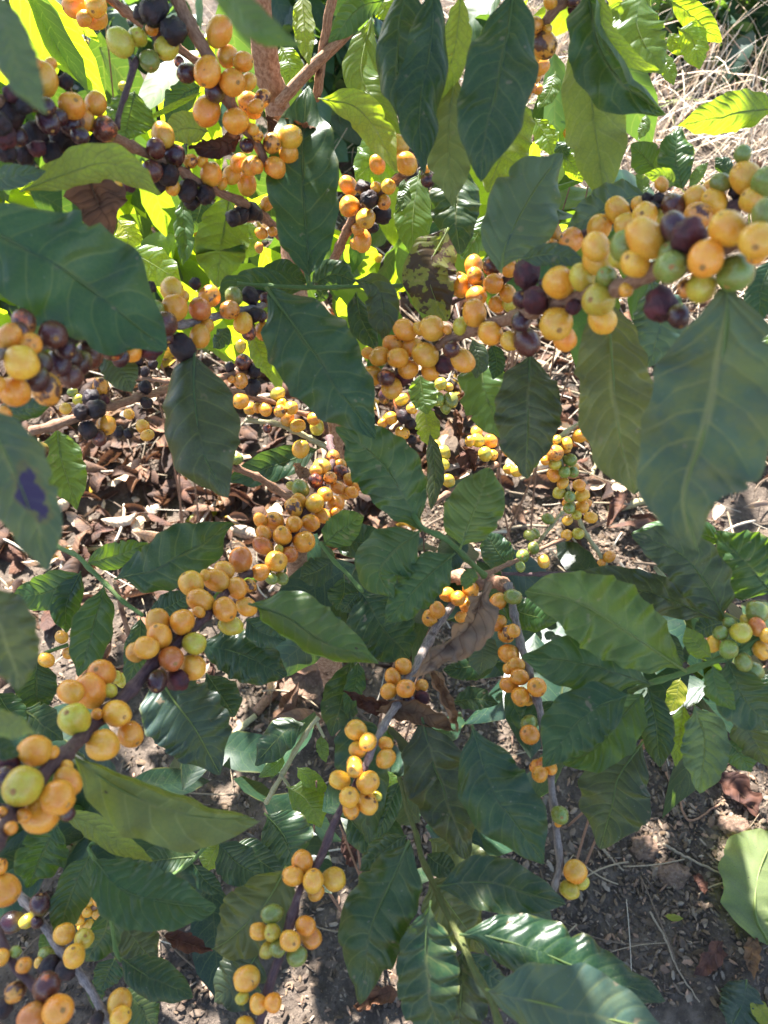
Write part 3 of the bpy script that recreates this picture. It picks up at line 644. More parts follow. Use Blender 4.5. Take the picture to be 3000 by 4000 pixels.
branch('leafy shoot at the bottom with a yellowish-green stem and big dark leaves in pairs',
  [('yshoot', 'k930,60,26,.56 k990,280,29,.54 k1035,430,32,.525 k1080,600,36,.51 k1165,780,39,.49 k1290,1050,42,.47 k1440,1340,44,.45 k1520,1490,45,.445 k1600,1720,52,.435')], '',
  ['k985,490>k870,750>k750,1020>k710,1250>k670,1522 470 .48 G sh=.7 roll=4', 'k1130,880>k1100,1100>k1110,1350>k1190,1860 400 .465 D sh=1.2 roll=-5', 'k1190,765>k1400,740>k1600,765>l350,885 330 .48 D sh=1.05', 'k1345,1080>k1500,1090>l150,1180>l420,1290>l985,1502 430 .46,.44 D sh=.95', 'k1510,1440>l0,1480>l350,1560>l1020,1720 500 .42,.40 B sh=1.1 roll=5', 'k1340,1180>k1330,1450>k1310,1880 330 .48 K', 'k1120,700>k1260,900>k1480,1200 350 .56 O sh=.7', 'k1380,1200>k1500,1330>k1650,1430 170 .54 D', 'k970,440>k820,540>k670,665 210 .52 G sh=.7',
   'k1130,470>k1280,560>k1540,600 230 .64 O', 'k1110,560>k1180,620>k1300,660 160 .55 D', 'k600,320>k700,430>k850,520 210 .62 D', 'k930,90>k830,330>k790,480 150 .60 D'], name='leafy_shoot', cat='shoot')

branch('thin green shoot at the left with pointed leaves over the dark litter',
  [('green', 'g250,150,26,.66 g350,210,28,.65 g500,290,30,.63 g680,460,30,.615 g800,580,26,.605 g930,670,26,.60'), ('bark', 'g750,470,26,.72 g790,640,30,.73 g850,850,28,.74', 'dead_twig'), ('green', 'g160,980,22,.70 g310,905,22,.70 g440,860,26,.71', 'side_twig')],
  'g 300,960,92,y 400,810,85,y 445,915,80,o 790,1090,85,l 755,1070,80,l',
  ['g570,330>g760,280>g960,195 180 .62 G', 'g760,430>g1000,370>g1240,240>g1512,78 380 .60 D sh=1.1', 'g505,405>g300,520>g55,560 240 .62 G sh=.9', 'g520,390>g430,600>g430,790 190 .62 G sh=.8', 'g670,490>g600,760>g510,1072 260 .60 G sh=.8', 'g910,690>g900,850>g830,1150 170 .62 D', 'g960,660>g1100,610>g1240,520 190 .60 D', 'g240,960>g230,1130>g245,1325 260 .70 D', 'g-20,1170>g50,1280>g150,1400 210 .66 D', 'g150,1280>g260,1360>g410,1480 220 .68 D'], name='leafy_shoot', cat='shoot', big=75)

branch('blurred brown-tinged and pale leaves very near the lens at the left edge',
  [('green', 'g-330,500,40,.30 g-280,900,40,.29 g-260,1300,40,.29')], '',
  ['g-260,560>g0,760>g130,1152 440 .275 K mot=.8 sh=1.5 yl=.02 spot=.1 rib=0', 'g-230,1320>g0,1370>g228,1432 180 .285 B sh=1.6 rib=0', 'g-200,1500>g-30,1530>g130,1580 170 .30 D'], name='leafy_shoot', cat='shoot')

branch('lower-left shoot with a broad wavy blunt leaf in front and dark leaves around it',
  [('green', 'j640,480,24,.50 j575,500,26,.50 j590,560,28,.495 j640,620,24,.49'), ('green', 'j710,940,24,.53 j750,1180,26,.525 j790,1250,22,.525', 'lower_stalk'), ('green', 'j1340,500,22,.57 j1230,620,24,.57 j1090,710,20,.57', 'side_stalk')], '',
  ['j610,595>j800,790>j1100,875>j1395,905 380 .475 G nw=7 wave=.10 blunt=.6 sh=.95', 'j580,560>j470,800>j370,1120 230 .51 G sh=.8', 'j790,1235>j960,1350>j1255,1480 250 .52 D sh=1.1', 'j745,1235>j700,1330>j650,1440 190 .54 D', 'j690,920>j680,1060>j560,1260 240 .55 D', 'j760,950>j880,1120>j1010,1275 280 .60 K', 'j800,1440>j900,1540>j1000,1720 250 .54 D', 'j1275,570>j1080,590>j880,620 210 .58 D', 'j1250,620>j1340,740>j1445,810 130 .57 D', 'j1425,480>j1380,560>j1330,665 190 .64 L',
   'j1420,490>j1540,620>j1700,700 250 .58 D', 'k190,650>k60,880>j1500,1100>j1375,1175 440 .51 O sh=.75 roll=6', 'j1680,1190>j1560,1360>j1390,1510 340 .56 K', 'j1060,1090>j1220,1140>j1375,1190 140 .60 n', 'j370,365>j270,560>j190,765 320 .52 G sh=.85', 'j350,1230>j300,1130>j260,1080 110 .56 G', 'j600,1380>j620,1450>j600,1560 120 .58 D'], name='leafy_shoot', cat='shoot')

branch('smooth grey branch leaning across the bottom left with yellow and dried black cherries',
  [('grey', 'j60,720,44,.53 j100,790,48,.525 j170,880,52,.515 j300,1040,46,.505 j370,1155,54,.495 j490,1290,50,.485 j620,1500,54,.475 j720,1659,60,.47 j770,1760,60,.465')],
  'j 300,850,90,d 260,885,132,r 80,1000,140,r 180,990,92,l 240,1000,80,r 300,1210,105,g 255,1260,70,y 365,1330,60,y 320,1280,122,d 430,1310,132,d 545,1105,128,l 415,1075,142,y 480,1220,142,y 630,1630,85,d 780,1610,132,y 775,1520,158,y', [])

branch('blurred purple twig in the bottom left corner with orange and brown cherries',
  [('purple', 'j-60,960,44,.40 j0,1080,46,.39 j60,1200,48,.385 j125,1310,56,.38 j230,1440,50,.375 j300,1600,46,.365')],
  'j 0,640,100,o 30,1220,70,g 100,1190,70,g 0,1230,110,y 155,1280,100,o 20,1560,120,d 100,1450,122,m 210,1610,170,p 300,1420,175,x 375,1575,205,o 15,790,212,o', [], name='fruiting_twig', cat='twig')

branch('small bunch of yellow cherries low behind the wavy leaf at bottom left',
  [('bark', 'j660,880,34,.82 j600,910,34,.83 j540,960,30,.84')], 'j 640,860,72,o 530,1030,60,y 510,985,75,y 625,950,62,o 575,1020,72,y 520,895,78,y 580,855,78,y 565,935,68,y', [], name='fruiting_twig', cat='twig', big=60)

branch('drooping pale twig at the right packed with small yellow and green cherries',
  [('pale', 'f560,1040,32,.86 f420,1100,34,.85 f215,1240,34,.84', ), ('pale', 'f290,1200,24,.84 f320,1340,26,.85 f365,1500,26,.87 i440,60,28,.90 i520,200,28,.93 i610,340,26,.95', 'side_twig')],
  '''f 245,1150,70,o 290,1190,65,l 480,1090,72,o 490,1140,60,y 505,1180,62,y 440,1165,97,o 345,1250,65,o 355,1215,82,y 215,1325,62,o 400,1370,65,o 280,1350,78,l 280,1275,112,m 375,1320,88,g 270,1420,88,o 395,1400,78,g 340,1400,82,g 330,1470,72,y 435,1485,82,o 305,1535,82,l 490,1600,55,o 355,1600,60,o 455,1550,88,y 375,1560,78,g 455,1625,88,y 370,1635,78,g
  i 360,55,68,y 420,20,68,l 510,35,78,y 430,140,82,l 355,150,78,y 630,290,74,o 580,330,56,o''', ['f180,1300>f140,1330>f90,1370 80 .86 L'], name='fruiting_twig', cat='twig', big=60)

branch('wiry grey-brown twig low at the right dotted with small green cherries',
  [('bark', 'i-60,350,22,.88 i0,330,24,.88 i160,250,26,.89 i300,190,24,.90 i460,130,22,.92 i610,55,20,.94'), ('pale', 'i330,0,22,.96 i240,110,22,.95 i170,200,22,.93', 'side_twig'), ('purple', 'i-60,400,22,.84 i60,400,24,.85 i220,400,28,.86 i400,395,24,.87', 'dark_twig')],
  'i 150,140,62,g 115,150,78,g 235,45,74,g 140,235,78,g 55,355,65,g 70,285,88,g 205,320,84,y', [], name='fruiting_twig', cat='twig', big=60)

branch('grey twig right of centre with lime-yellow cherries either side of a withered dark leaf',
  [('grey', 'e1120,1420,30,.80 e1300,1360,34,.81 e1480,1300,36,.83 e1659,1230,36,.85 f120,1190,30,.86'), ('bark', 'e1560,1350,30,.82 e1400,1450,36,.80 e1150,1600,40,.78', 'side_twig')],
  'e 1385,1200,65,y 1430,1140,78,y 1520,1200,88,o 1435,1195,88,l 1535,1290,72,y 1485,1285,96,l 1635,1260,84,y 1640,1380,74,y 1165,1230,74,l 1215,1350,74,l 1215,1275,94,l 1195,1440,56,o 1245,1455,88,l f 35,1390,86,y 10,1265,56,y',
  ['e1330,1235>e1380,1300>e1410,1400 190 .80 n curl=80', 'e1290,985>e1300,1090>e1322,1215 110 .82 N curl=70'], name='fruiting_twig', cat='twig', big=70)

branch('shaded twig below the middle cluster with tiny olive cherries and two dark ones',
  [('grey', 'e760,1180,26,.84 e870,1085,28,.83 e1000,960,28,.82 e1180,860,24,.81 e1250,800,24,.81')],
  'e 1250,850,60,y 1198,830,88,l 1230,980,78,g 1175,925,98,g 1265,930,94,g 830,910,84,r 945,930,80,l 1010,990,78,y 850,1050,60,l 820,1085,66,o 875,1050,88,o 1010,1190,62,d 955,1040,88,d 1000,1085,78,d 950,1145,88,y',
  ['e1060,780>e1080,900>e1112,1035 200 .62 L sh=.8', 'e1470,590>e1480,850>e1615,1185 340 .62 L sh=.75 spot=.1', 'e1090,975>e1110,1100>e1130,1245 170 .88 M'], name='fruiting_twig', cat='twig', big=70)

branch('brown branch in the bright gap right of the trunk with orange and black cherries',
  [('bark', 'b480,1720,60,.72 b530,1640,58,.71 b620,1420,58,.67 b720,1320,54,.645 b830,1230,54,.63 b960,1130,54,.61 b1040,1060,44,.60')],
  'b 1110,1165,92,r 1100,1100,55,o 787,1065,112,o 920,945,140,y 975,1060,138,o 780,1215,75,y 860,1210,100,y 755,1475,75,d 830,1310,92,m 812,1390,118,d 712,1415,132,y 600,1205,115,o 605,1335,138,o 698,1215,100,d 740,1290,112,d 650,1580,85,o 660,1485,88,m 690,1560,128,o',
  ['b420,640>b640,690>b780,850>b915,1112 230 .58 O- sh=1.2 spot=.05', 'b960,860>b830,980>b640,1170 320 .82 L', 'b1060,1120>b1020,1380>b1010,1655 250 .72 L', 'b1330,1060>b1290,1320>b1320,1640 330 .62 D', 'b1240,1490>e1120,110>e1225,440 340 .58 M spot=.85 sh=.7 mot=.6 roll=4 curl=-15 curl2=-25 wave=.08 twist=8', 'b1490,1390>b1430,1530>b1330,1680 180 .66 G', 'b950,1160>b960,1280>b900,1390 90 .68 G'])

branch('leafy branch end at the top centre, long dark leaves hanging with curled edges',
  [('bark', 'b1000,-260,50,.50 b1350,-220,56,.48 c60,-180,60,.46 c420,-160,50,.47')], '',
  ['b1000,-140>b930,150>b920,480>b965,775 350 .47 D curl=-10 curl2=-75 wave=.22 nw=2.6 sh=.95 twist=-25', 'b1160,-120>b1130,300>b1060,720>b1085,1122 330 .455 D curl=-60 curl2=-20 wave=.24 nw=2.6 sh=.95 roll=-14', 'b1672,-80>b1620,300>b1510,780>b1455,1182 450 .43 D curl=-30 curl2=-15 wave=.2 nw=2.8 sh=1.1 roll=6', 'b1290,480>b1250,800>b1255,1080>b1275,1340 300 .475 O- sh=.8 roll=-5', 'b1330,-40>b1290,300>b1200,640 200 .47 O- sh=1.3', 'c30,620>b1640,850>b1505,1240 340 .62 O', 'e1588,95>c-30,1560>c150,1230>c320,1005 480 .47 B sh=1.15 roll=5'], name='leafy_branch')
branch('top right branch with a long pale olive leaf beside a dark folded leaf',
  [('bark', 'c520,-160,60,.50 c350,-10,66,.50 c260,80,66,.505 c190,170,60,.515 c110,260,50,.53 c60,420,36,.60 c90,560,24,.68')],
  'c 590,40,70,d 250,10,92,y 410,70,85,r 395,0,100,r 230,190,65,y 145,165,112,m 140,360,95,y 180,430,112,o 205,290,175,m 160,500,62,o 170,580,62,o 75,555,78,m 130,570,68,m 45,600,92,l 100,610,56,y 5,565,55,g',
  ['c420,90>c490,480>c545,880>c612,1335 420 .51 O- curl=-16 curl2=-22 sh=.95 wave=.2 nw=3.2', 'c490,-60>c560,300>c740,560>c988,738 420 .46 D curl=135 curl2=-15 wave=.2 nw=3', 'c560,-60>c620,220>c800,400>c955,452 120 .45 O- sh=1.2', 'c830,-60>c815,180>c975,495 330 .62 L', 'c870,740>c860,820>c820,905 70 .66 L', 'c280,470>c240,600>c165,705 120 .74 L', 'c150,770>c220,880>c265,1005 150 .74 L', 'c330,1000>c400,1080>c460,1180 150 .66 L', 'c290,920>c330,980>c370,1030 110 .66 D'])

branch('sunlit shoot at the top right with bright yellow-green hanging leaves',
  [('green', 'c960,-140,26,.80 c1040,20,26,.80 c1060,110,24,.80')], '',
  ['c1030,0>c1180,110>c1355,272 160 .78 L', 'c1080,180>c1170,260>c1218,450 180 .78 L', 'c1020,220>c1060,280>c1125,350 110 .80 L', 'c620,40>c680,90>c740,260 150 .80 L', 'c960,330>c1010,430>c1045,555 100 .80 L'], name='leafy_shoot', cat='shoot')
branch('right edge twig holding one glowing yellow-green leaf over the dry grass',
  [('green', 'c1900,640,24,.58 c1780,690,24,.58 c1690,705,22,.575')], '',
  ['c1710,705>c1500,720>c1330,760>c1072,812 260 .57,.56 L wave=.14 nw=4', 'f1690,470>f1640,620>f1590,838 140 .52 L', 'f1700,860>f1660,1000>f1650,1150 120 .54 Y'], name='leafy_shoot', cat='shoot')
branch('leafy shoot low in the upper left, drooping yellow-green leaves lit from behind',
  [('green', 'a1000,1180,26,.66 a1200,1260,28,.66 a1480,1250,26,.66')], '',
  ['a1490,1270>a1430,1600>d1430,-40>d1400,212 340 .64 L sh=.9', 'a1180,1300>a1200,1600>d1185,70 130 .66 G', 'a1320,1250>a1290,1380>a1240,1520 190 .70 D', 'a820,1630>d950,30>d1180,172 240 .66 L', 'a770,1430>a830,1530>a810,1645 180 .66 Y', 'a1560,1430>a1640,1560>d1560,20 130 .80 L'], name='leafy_shoot', cat='shoot')
branch('leafy shoot before the trunk with one narrow leaf and one curled dark leaf',
  [('green', 'b180,-120,24,.64 b300,-80,26,.63 b560,-60,26,.60 b830,-40,24,.58')], '',
  ['b300,-60>b310,180>b340,425 140 .61 O-', 'b830,-10>b660,60>b472,278 180 .55 G curl=30', 'b750,110>b680,450>b760,640>b935,890 240 .60 L sh=.9', 'b160,300>b220,420>b210,540 160 .74 L', 'b790,0>b840,60>b870,140 150 .70 L', 'b690,830>b730,900>b720,940 50 .66 D'], name='leafy_shoot', cat='shoot')
branch('small sunlit shoot low in the centre with pale stem and lime leaves',
  [('pale', 'h400,1330,26,.80 h330,1420,30,.80 h200,1650,32,.81 k60,230,32,.82'), ('pale', 'k160,40,22,.81 k215,130,22,.81 k230,230,18,.81', 'side_stalk'), ('pale', 'h390,1360,20,.80 h440,1460,20,.80', 'side_stalk')], '',
  ['h310,1370>h180,1430>h-10,1640 220 .80 D', 'k205,125>k330,210>k425,390 240 .79 L', 'k270,0>k340,60>k480,160 110 .79 L', 'h420,1450>h430,1530>h455,1625 80 .80 L', 'k60,300>k180,440>k270,650 340 .70 D', 'j1500,500>k20,600>k175,700 210 .68 D', 'h180,1580>h130,1640>k20,60 100 .81 L', 'k850,20>k880,90>k870,170 90 .74 L'], name='leafy_shoot', cat='shoot')

# dead leaves caught in the branches: each a thing of its own
def lone(name, label, cat, spec, group=None, ground=False):
    o = add_leaf(spec, None, None, name, ground=ground); return tag(o, label, cat, group)
lone('withered_leaf', 'largest curled brown dead leaf, slanting across the grey branch in the lower centre', 'dead leaf', 'h1485,455>h1400,720>h1200,900>h1000,1060 300 .50,.49 Q curl=-60 curl2=95 roll=-4 wave=.20 nw=6.5 fold=24 sh=1.4 spot=.3')
lone('withered_leaf', 'narrow rolled grey-brown dead leaf pointing down below the largest curled brown one', 'dead leaf', 'h1120,975>h1200,1160>h1305,1415 180 .51 T curl=110 sh=.8')
lone('withered_leaf', 'pale curled dead leaf lying under the two dark cherries in the lower centre', 'dead leaf', 'h790,1290>h1000,1290>h1295,1412 190 .545 T curl=70 sh=.7')
lone('withered_leaf', 'dark purplish dead leaf with thin twisted tip behind four orange cherries, lower centre', 'dead leaf', 'h930,1240>h760,1240>h565,1150 130 .57 n curl=50')
lone('withered_leaf', 'large purplish-brown dead leaf hanging point down under the dark branch at the upper left', 'dead leaf', 'a560,1080>a620,1280>a730,1550 400 .475 N sh=1.3 roll=8 curl=25 wave=.06 fold=16')
lone('withered_leaf', 'crumpled red-brown dead leaf wedged against the foot of the trunk among orange cherries', 'dead leaf', 'b60,760>b250,880>b480,880 210 .60 N curl=70 sh=.8')
# ================================================================== the setting
g = np.random.default_rng(11)
def soil_material():
    t = NT('soil')
    P = t.n('ShaderNodeNewGeometry').outputs['Position']
    n1, n2, n3 = t.noise(P, 5, 4), t.noise(P, 38, 5, .6), t.noise(P, 170, 4, .7)
    c = t.mix(t.ss(n2, .35, .7), (.060, .046, .037), (.14, .108, .084))
    c = t.mix(t.ss(n1, .5, .7), c, (.135, .10, .07))
    c = t.mix(t.ss(n3, .55, .75), c, (.20, .155, .125)); c = t.mix(t.ss(n3, .45, .25), c, (.045, .033, .026))
    bp = t.bump(t.math('ADD', t.math('MULTIPLY', n2, 1.5), n3), .9, .006)
    return t.done(t.bsdf(Base_Color=c, Roughness=.92, Specular_IOR_Level=.15, Normal=bp).outputs[0])
def clod_material():
    t = NT('clod'); P = t.n('ShaderNodeNewGeometry').outputs['Position']
    a, b = t.noise(P, 60, 5, .65), t.noise(P, 260, 4, .7)
    c = t.mix(t.ss(a, .35, .65), (.13, .085, .06), (.24, .155, .11)); c = t.mix(t.ss(b, .55, .7), c, (.30, .22, .17)); c = t.mix(t.ss(b, .42, .3), c, (.07, .048, .036))
    return t.done(t.bsdf(Base_Color=c, Roughness=.95, Specular_IOR_Level=.1, Normal=t.bump(t.math('ADD', a, b), 1.0, .004)).outputs[0])
def attr_material(name, rough=.85, bump=.4):
    t = NT(name)
    at = t.n('ShaderNodeAttribute', attribute_name='tint').outputs['Color']
    P = t.n('ShaderNodeNewGeometry').outputs['Position']
    n = t.noise(P, 220, 4)
    c = t.mix(1.0, at, t.n('ShaderNodeCombineColor').outputs[0], 'MULTIPLY')
    cc = c.node.inputs[7].links[0].from_node; v = t.math('ADD', .6, t.math('MULTIPLY', n, .8))
    for k in range(3): t.l(v, cc.inputs[k])
    return t.done(t.bsdf(Base_Color=c, Roughness=rough, Specular_IOR_Level=.25, Normal=t.bump(n, bump, .002)).outputs[0])
M['dstraw'] = bark_material('dry_straw', (.24, .18, .12), (.34, .27, .19), (.16, .11, .07), .6, .7); M['soil'] = soil_material(); M['chip'] = attr_material('chips'); M['straw'] = attr_material('straw', .6, .1); M['rock'] = clod_material()

# the ground: one sheet, fine near the lens
xs = np.concatenate([np.linspace(-60, -3, 14), np.linspace(-2.4, 2.4, 161), np.linspace(3, 60, 14)])
ys = np.concatenate([np.linspace(-20, -.5, 8), np.linspace(-.2, 4.2, 150), np.linspace(4.6, 90, 18)])
def gfine(x, y):
    z = gz(x, min(y, 8.0))
    if abs(x) < 2.5 and -.3 < y < 4.3:
        z += .007 * mnoise.noise(Vector((x * 14, y * 14, 1))) + .004 * mnoise.noise(Vector((x * 33, y * 33, 2)))
    return z
V = [(x, y, gfine(x, y)) for y in ys for x in xs]; nx = len(xs)
F = [(j * nx + i, j * nx + i + 1, (j + 1) * nx + i + 1, (j + 1) * nx + i) for j in range(len(ys) - 1) for i in range(nx - 1)]
tag(link('ground', mesh_np('ground', V, F), M['soil']), kind='structure')

def merged(name, parts, mat, smooth=True):
    """parts: (V, F, UV or None, colour) lists joined into one mesh with a 'tint' colour per vertex"""
    Vs, Fs, Us, Cs, k = [], [], [], [], 0
    for v, f, u, c in parts:
        v = np.asarray(v); Vs.append(v); Fs += [tuple(i + k for i in q) for q in f]; k += len(v)
        Us.append(u if u is not None else np.zeros((len(v), 2))); Cs.append(np.tile((*c, 1.0), (len(v), 1)))
    me = mesh_np(name, np.vstack(Vs), Fs, np.vstack(Us), smooth)
    ca = me.color_attributes.new('tint', 'FLOAT_COLOR', 'POINT'); ca.data.foreach_set('color', np.vstack(Cs).astype(np.float32).ravel())
    me.materials.append(mat); return me
def rndleaf(rng, base, dirv, up, L, half, dry=False, n=9, nu=3):
    dirv = np.asarray(dirv, float); dirv /= np.linalg.norm(dirv)
    t = np.linspace(0, 1, n)[:, None]
    bend = np.array([0, 0, -1.]) * (rng.uniform(.05, .35) * L) * t ** 2 if not dry else np.asarray(up) * (rng.uniform(-.25, .35) * L) * np.sin(np.pi * t)
    mid = np.asarray(base) + dirv * L * t + bend
    cu = rng.uniform(-45, 10) if not dry else rng.choice([-1, 1]) * rng.uniform(20, 120)
    V, F, UV, _ = leaf_grid(mid, up, half, rng, fold=rng.uniform(2, 16), curl=cu, roll=rng.uniform(-30, 30), wave=rng.uniform(.06, .16) * (1.6 if dry else 1), nw=rng.uniform(3.5, 6), nu=nu, twist=rng.uniform(-25, 25) * (2.5 if dry else 1))
    return V, F, UV

# --- small chips and pebbles on the bare soil in front
parts = []; rng = random.Random(5)
chipc = [(.066, .050, .042), (.095, .072, .058), (.125, .098, .080), (.045, .033, .027), (.165, .125, .098), (.20, .125, .09), (.11, .078, .052), (.078, .055, .038), (.15, .128, .11), (.06, .046, .04)]
def chip(x, y, s):
    z = gfine(x, y); a = rng.uniform(0, 6.28); l = s * rng.uniform(.6, 1.5); w = l * rng.uniform(.16, .62); h = s * rng.uniform(.06, .32)
    c, sn = math.cos(a), math.sin(a); k = 6; V = []
    tx, ty = rng.gauss(0, .35), rng.gauss(0, .35)
    for lay, zz, f in ((0, -.3, .8), (1, .45, 1.0), (2, 1.0, .62)):
        for i in range(k):
            th = 6.2832 * i / k; r = f * rng.uniform(.78, 1.15)
            px, py = l * .5 * r * math.cos(th), w * .5 * r * math.sin(th)
            V.append((x + px * c - py * sn, y + px * sn + py * c, z + .001 + zz * h + px * tx + py * ty))
    F = [(q * k + i, q * k + (i + 1) % k, (q + 1) * k + (i + 1) % k, (q + 1) * k + i) for q in range(2) for i in range(k)] + [tuple(range(2 * k, 3 * k))]
    col = rng.choice(chipc); v = rng.uniform(.8, 1.6); m_ = sum(col) / 3; col = tuple((.8 * q + .2 * m_) * w_ for q, w_ in zip(col, (1.12, 1.0, .84)))
    parts.append((V, F, None, tuple(q * v for q in col)))
for _ in range(34000):
    x, y = (rng.uniform(.0, .78), rng.uniform(.22, 1.25)) if rng.random() < .72 else (rng.uniform(-.7, .2), rng.uniform(.15, 1.2))
    if mnoise.noise(Vector((x * 5, y * 5, 9))) < rng.uniform(-.95, .0): continue
    chip(x, y, rng.choice([.004, .005, .007, .007, .010, .012, .016]))
for _ in range(2600):
    chip(rng.uniform(-1.3, 1.3), rng.uniform(1.2, 2.2), rng.choice([.007, .010, .015]))
tag(link('gravel_and_bark_chips', merged('gravel_and_bark_chips', parts, M['chip'], False), None), 'grey and brown bark chips and grit strewn over the bare soil', 'chips', kind='stuff')

# --- dead leaves on the ground: the mass, then the ones that show large as things
def litter(x, y, s=1.0):
    a = rng.uniform(0, 6.28); L = rng.uniform(.035, .105) * s
    up = np.array([rng.gauss(0, .45), rng.gauss(-.1, .45), 1.0]); up /= np.linalg.norm(up)
    d = np.array([math.cos(a), math.sin(a), rng.gauss(0, .22)])
    b = np.array([x, y, gz(x, y) + rng.uniform(.004, .035)]) - d * L * .5
    return rndleaf(rng, b, d, up, L, L * rng.uniform(.17, .28), True)
litc = [(.062, .038, .030), (.095, .062, .048), (.036, .024, .021), (.05, .033, .027), (.13, .078, .056), (.40, .33, .27), (.075, .042, .034), (.30, .10, .03), (.36, .24, .03)]
parts = []
for _ in range(6500):
    x, y = rng.uniform(-1.7, 1.7), rng.uniform(.75, 2.5)
    dens = 1.0
    if y < 1.25 and x > .05: dens = .06
    elif y < 1.05: dens = .35
    elif x > .5: dens = .55
    if y > 2.0: dens *= .5
    if rng.random() > dens: continue
    v, f, u = litter(x, y); col = rng.choice(litc[:7]) if rng.random() < .975 else rng.choice(litc[7:])
    parts.append((v, f, u, col))
tag(link('leaf_litter', merged('leaf_litter', parts, M['dryc']), None), 'mass of dry brown coffee leaves covering the ground under the bushes', 'leaf litter', kind='stuff')
for k in range(44):
    px, py = rng.uniform(120, 900), rng.uniform(1620, 2450)
    if k > 26: px, py = rng.uniform(2150, 2900), rng.uniform(1950, 2230)
    if k > 36: px, py = rng.uniform(1050, 1320), rng.uniform(2450, 2900)
    D = ground_D(px, py); p = wp(px, py, D); v, f, u = litter(p.x, p.y, 1.15); v = v + np.array([0, 0, .025])
    b = v[0].copy(); o = link('fallen_leaf', mesh_np('fallen_leaf', v - b, f, u), M['dry'], None, b)
    c = rng.choice(litc[:7]); o.color = (*(q * 1.1 for q in c), .1)
    tag(o, 'dry curled brown coffee leaf lying loose in the litter', 'dead leaf', 'dry leaves lying loose in the litter')
# --- leaves lying on the soil at the right
lone('fallen_leaf', 'pale green fallen leaf with brown blotches on the soil at the right edge', 'fallen leaf', 'l1665,1130>l1570,950>l1590,680>l1720,400 480 1 P- spot=.3 sh=.75 curl=8', ground=True)
lone('fallen_leaf', 'small wine-brown crinkled leaf lying flat on the soil at the lower right', 'dead leaf', 'l1360,1120>l1290,1220>l1180,1340 140 1 n sh=1.3 curl=30', ground=True)
lone('fallen_leaf', 'long dark brown leaf on the soil at the right, under the bluish hanging leaf', 'dead leaf', 'l1300,50>l1450,150>l1620,320 200 1 n sh=.9 curl=30', ground=True)
lone('fallen_leaf', 'narrow olive-brown leaf on the soil below the pale green fallen leaf', 'dead leaf', 'l1560,1080>l1545,1220>l1560,1365 110 1 T sh=.6 curl=30', ground=True)
lone('fallen_leaf', 'broad olive leaf with a tan midrib in the lower right corner', 'fallen leaf', 'l1520,1380>l1490,1520>l1400,1720 300 1 K sh=1.5 spot=.2', ground=True)
lone('fallen_leaf', 'bright yellow leaf tip at the right of the lower right corner', 'fallen leaf', 'l1560,1490>l1610,1570>l1690,1690 130 1 Y sh=1.1', ground=True)
lone('fallen_leaf', 'curled two-tone brown leaf on the ground below the big dark bottom leaf', 'dead leaf', 'k930,1470>k800,1470>k620,1560 160 1 N curl=70', ground=True)
lone('fallen_leaf', 'dark leaf standing upright on the soil left of the yellowish stem', 'dead leaf', 'k560,430>k600,540>k640,650 110 1.0 n sh=.8')
lone('fallen_leaf', 'tiny yellow-green leaf lying alone on the open soil', 'fallen leaf', 'l990,955>l1040,970>l1110,975 45 1 Y rib=0', ground=True)
lone('fallen_leaf', 'dark purple shrivelled leaf scrap in the middle of the open soil', 'dead leaf', 'l1170,690>l1220,740>l1250,820 80 1 n rib=0', ground=True)
lone('fallen_leaf', 'orange-brown leaf at the right, tip down against the sunlit soil', 'dead leaf', 'i1090,1080>i1060,1200>i1000,1310 120 .70 Y sh=.8 spot=.5')
lone('fallen_leaf', 'sunlit yellow-orange leaf in the litter at the left', 'fallen leaf', 'g1420,-30>g1330,20>g1200,60 110 1 Y sh=1.2', ground=True)

# --- straws, twigs and clods
def straw_pts(x, y, a, L, h=.006, bow=.1):
    n = 8; t = np.linspace(-.5, .5, n); P = np.stack([x + np.cos(a) * L * t - np.sin(a) * bow * L * (t ** 2), y + np.sin(a) * L * t + np.cos(a) * bow * L * t ** 2, np.zeros(n)], 1)
    for q in P: q[2] = gz(q[0], q[1]) + h
    return P
parts = []
for q_ in range(900):
    x, y = (rng.uniform(-1.2, 1.2), rng.uniform(.25, 2.0)) if q_ < 480 else (rng.uniform(-1.2, 1.1), rng.uniform(.95, 2.1))
    P = straw_pts(x, y, rng.uniform(0, 6.28), rng.uniform(.03, .16), rng.uniform(.006, .025) if q_ < 480 else rng.uniform(.02, .05), rng.uniform(-.5, .5))
    v, f, u = tube(P, np.full(len(P), rng.uniform(.0005, .0016) if q_ < 480 else rng.uniform(.001, .0035)), 5)
    c = rng.choice([(.30, .23, .15), (.20, .15, .10), (.42, .35, .27), (.13, .09, .06)]); parts.append((v, f, u, c))
tag(link('straw_litter', merged('straw_litter', parts, M['straw']), None), 'thin dry straws and bits of twig scattered on the soil', 'straw', kind='stuff')
def straw(label, pix, w, col='dstraw', name='dry_straw', cat='straw'):
    P = []
    for x, y in [tp(m[0], int(m[1]), int(m[2])) for m in PT.findall(pix)]:
        q = wp(x, y, ground_D(x, y)); P.append((q.x, q.y, gz(q.x, q.y) + .007))
    Q = catmull(np.array(P), 30); Q[:, :2] += np.array([[.0022 * mnoise.noise(Vector((i * .5, q_, w * 900))) for q_ in (0., 7.)] for i in range(30)]); v, f, u = tube(Q, np.linspace(w / 2, w / 3.2, 30), 6, rng=rng); b = v[0].copy()
    tag(link(name, mesh_np(name, v - b, f, u), M[col], None, b), label, cat)
straw('long thin straw slanting down the open soil at the lower right', 'l885,940>l980,1100>l1060,1300>l1210,1530', .0035)
straw('pale straw lying left of the dark scrap on the open soil', 'l970,500>l1130,590>l1340,690', .005)
straw('short pale straw just right of the hanging leaf tip on the soil', 'l580,530>l640,600>l715,672', .005)
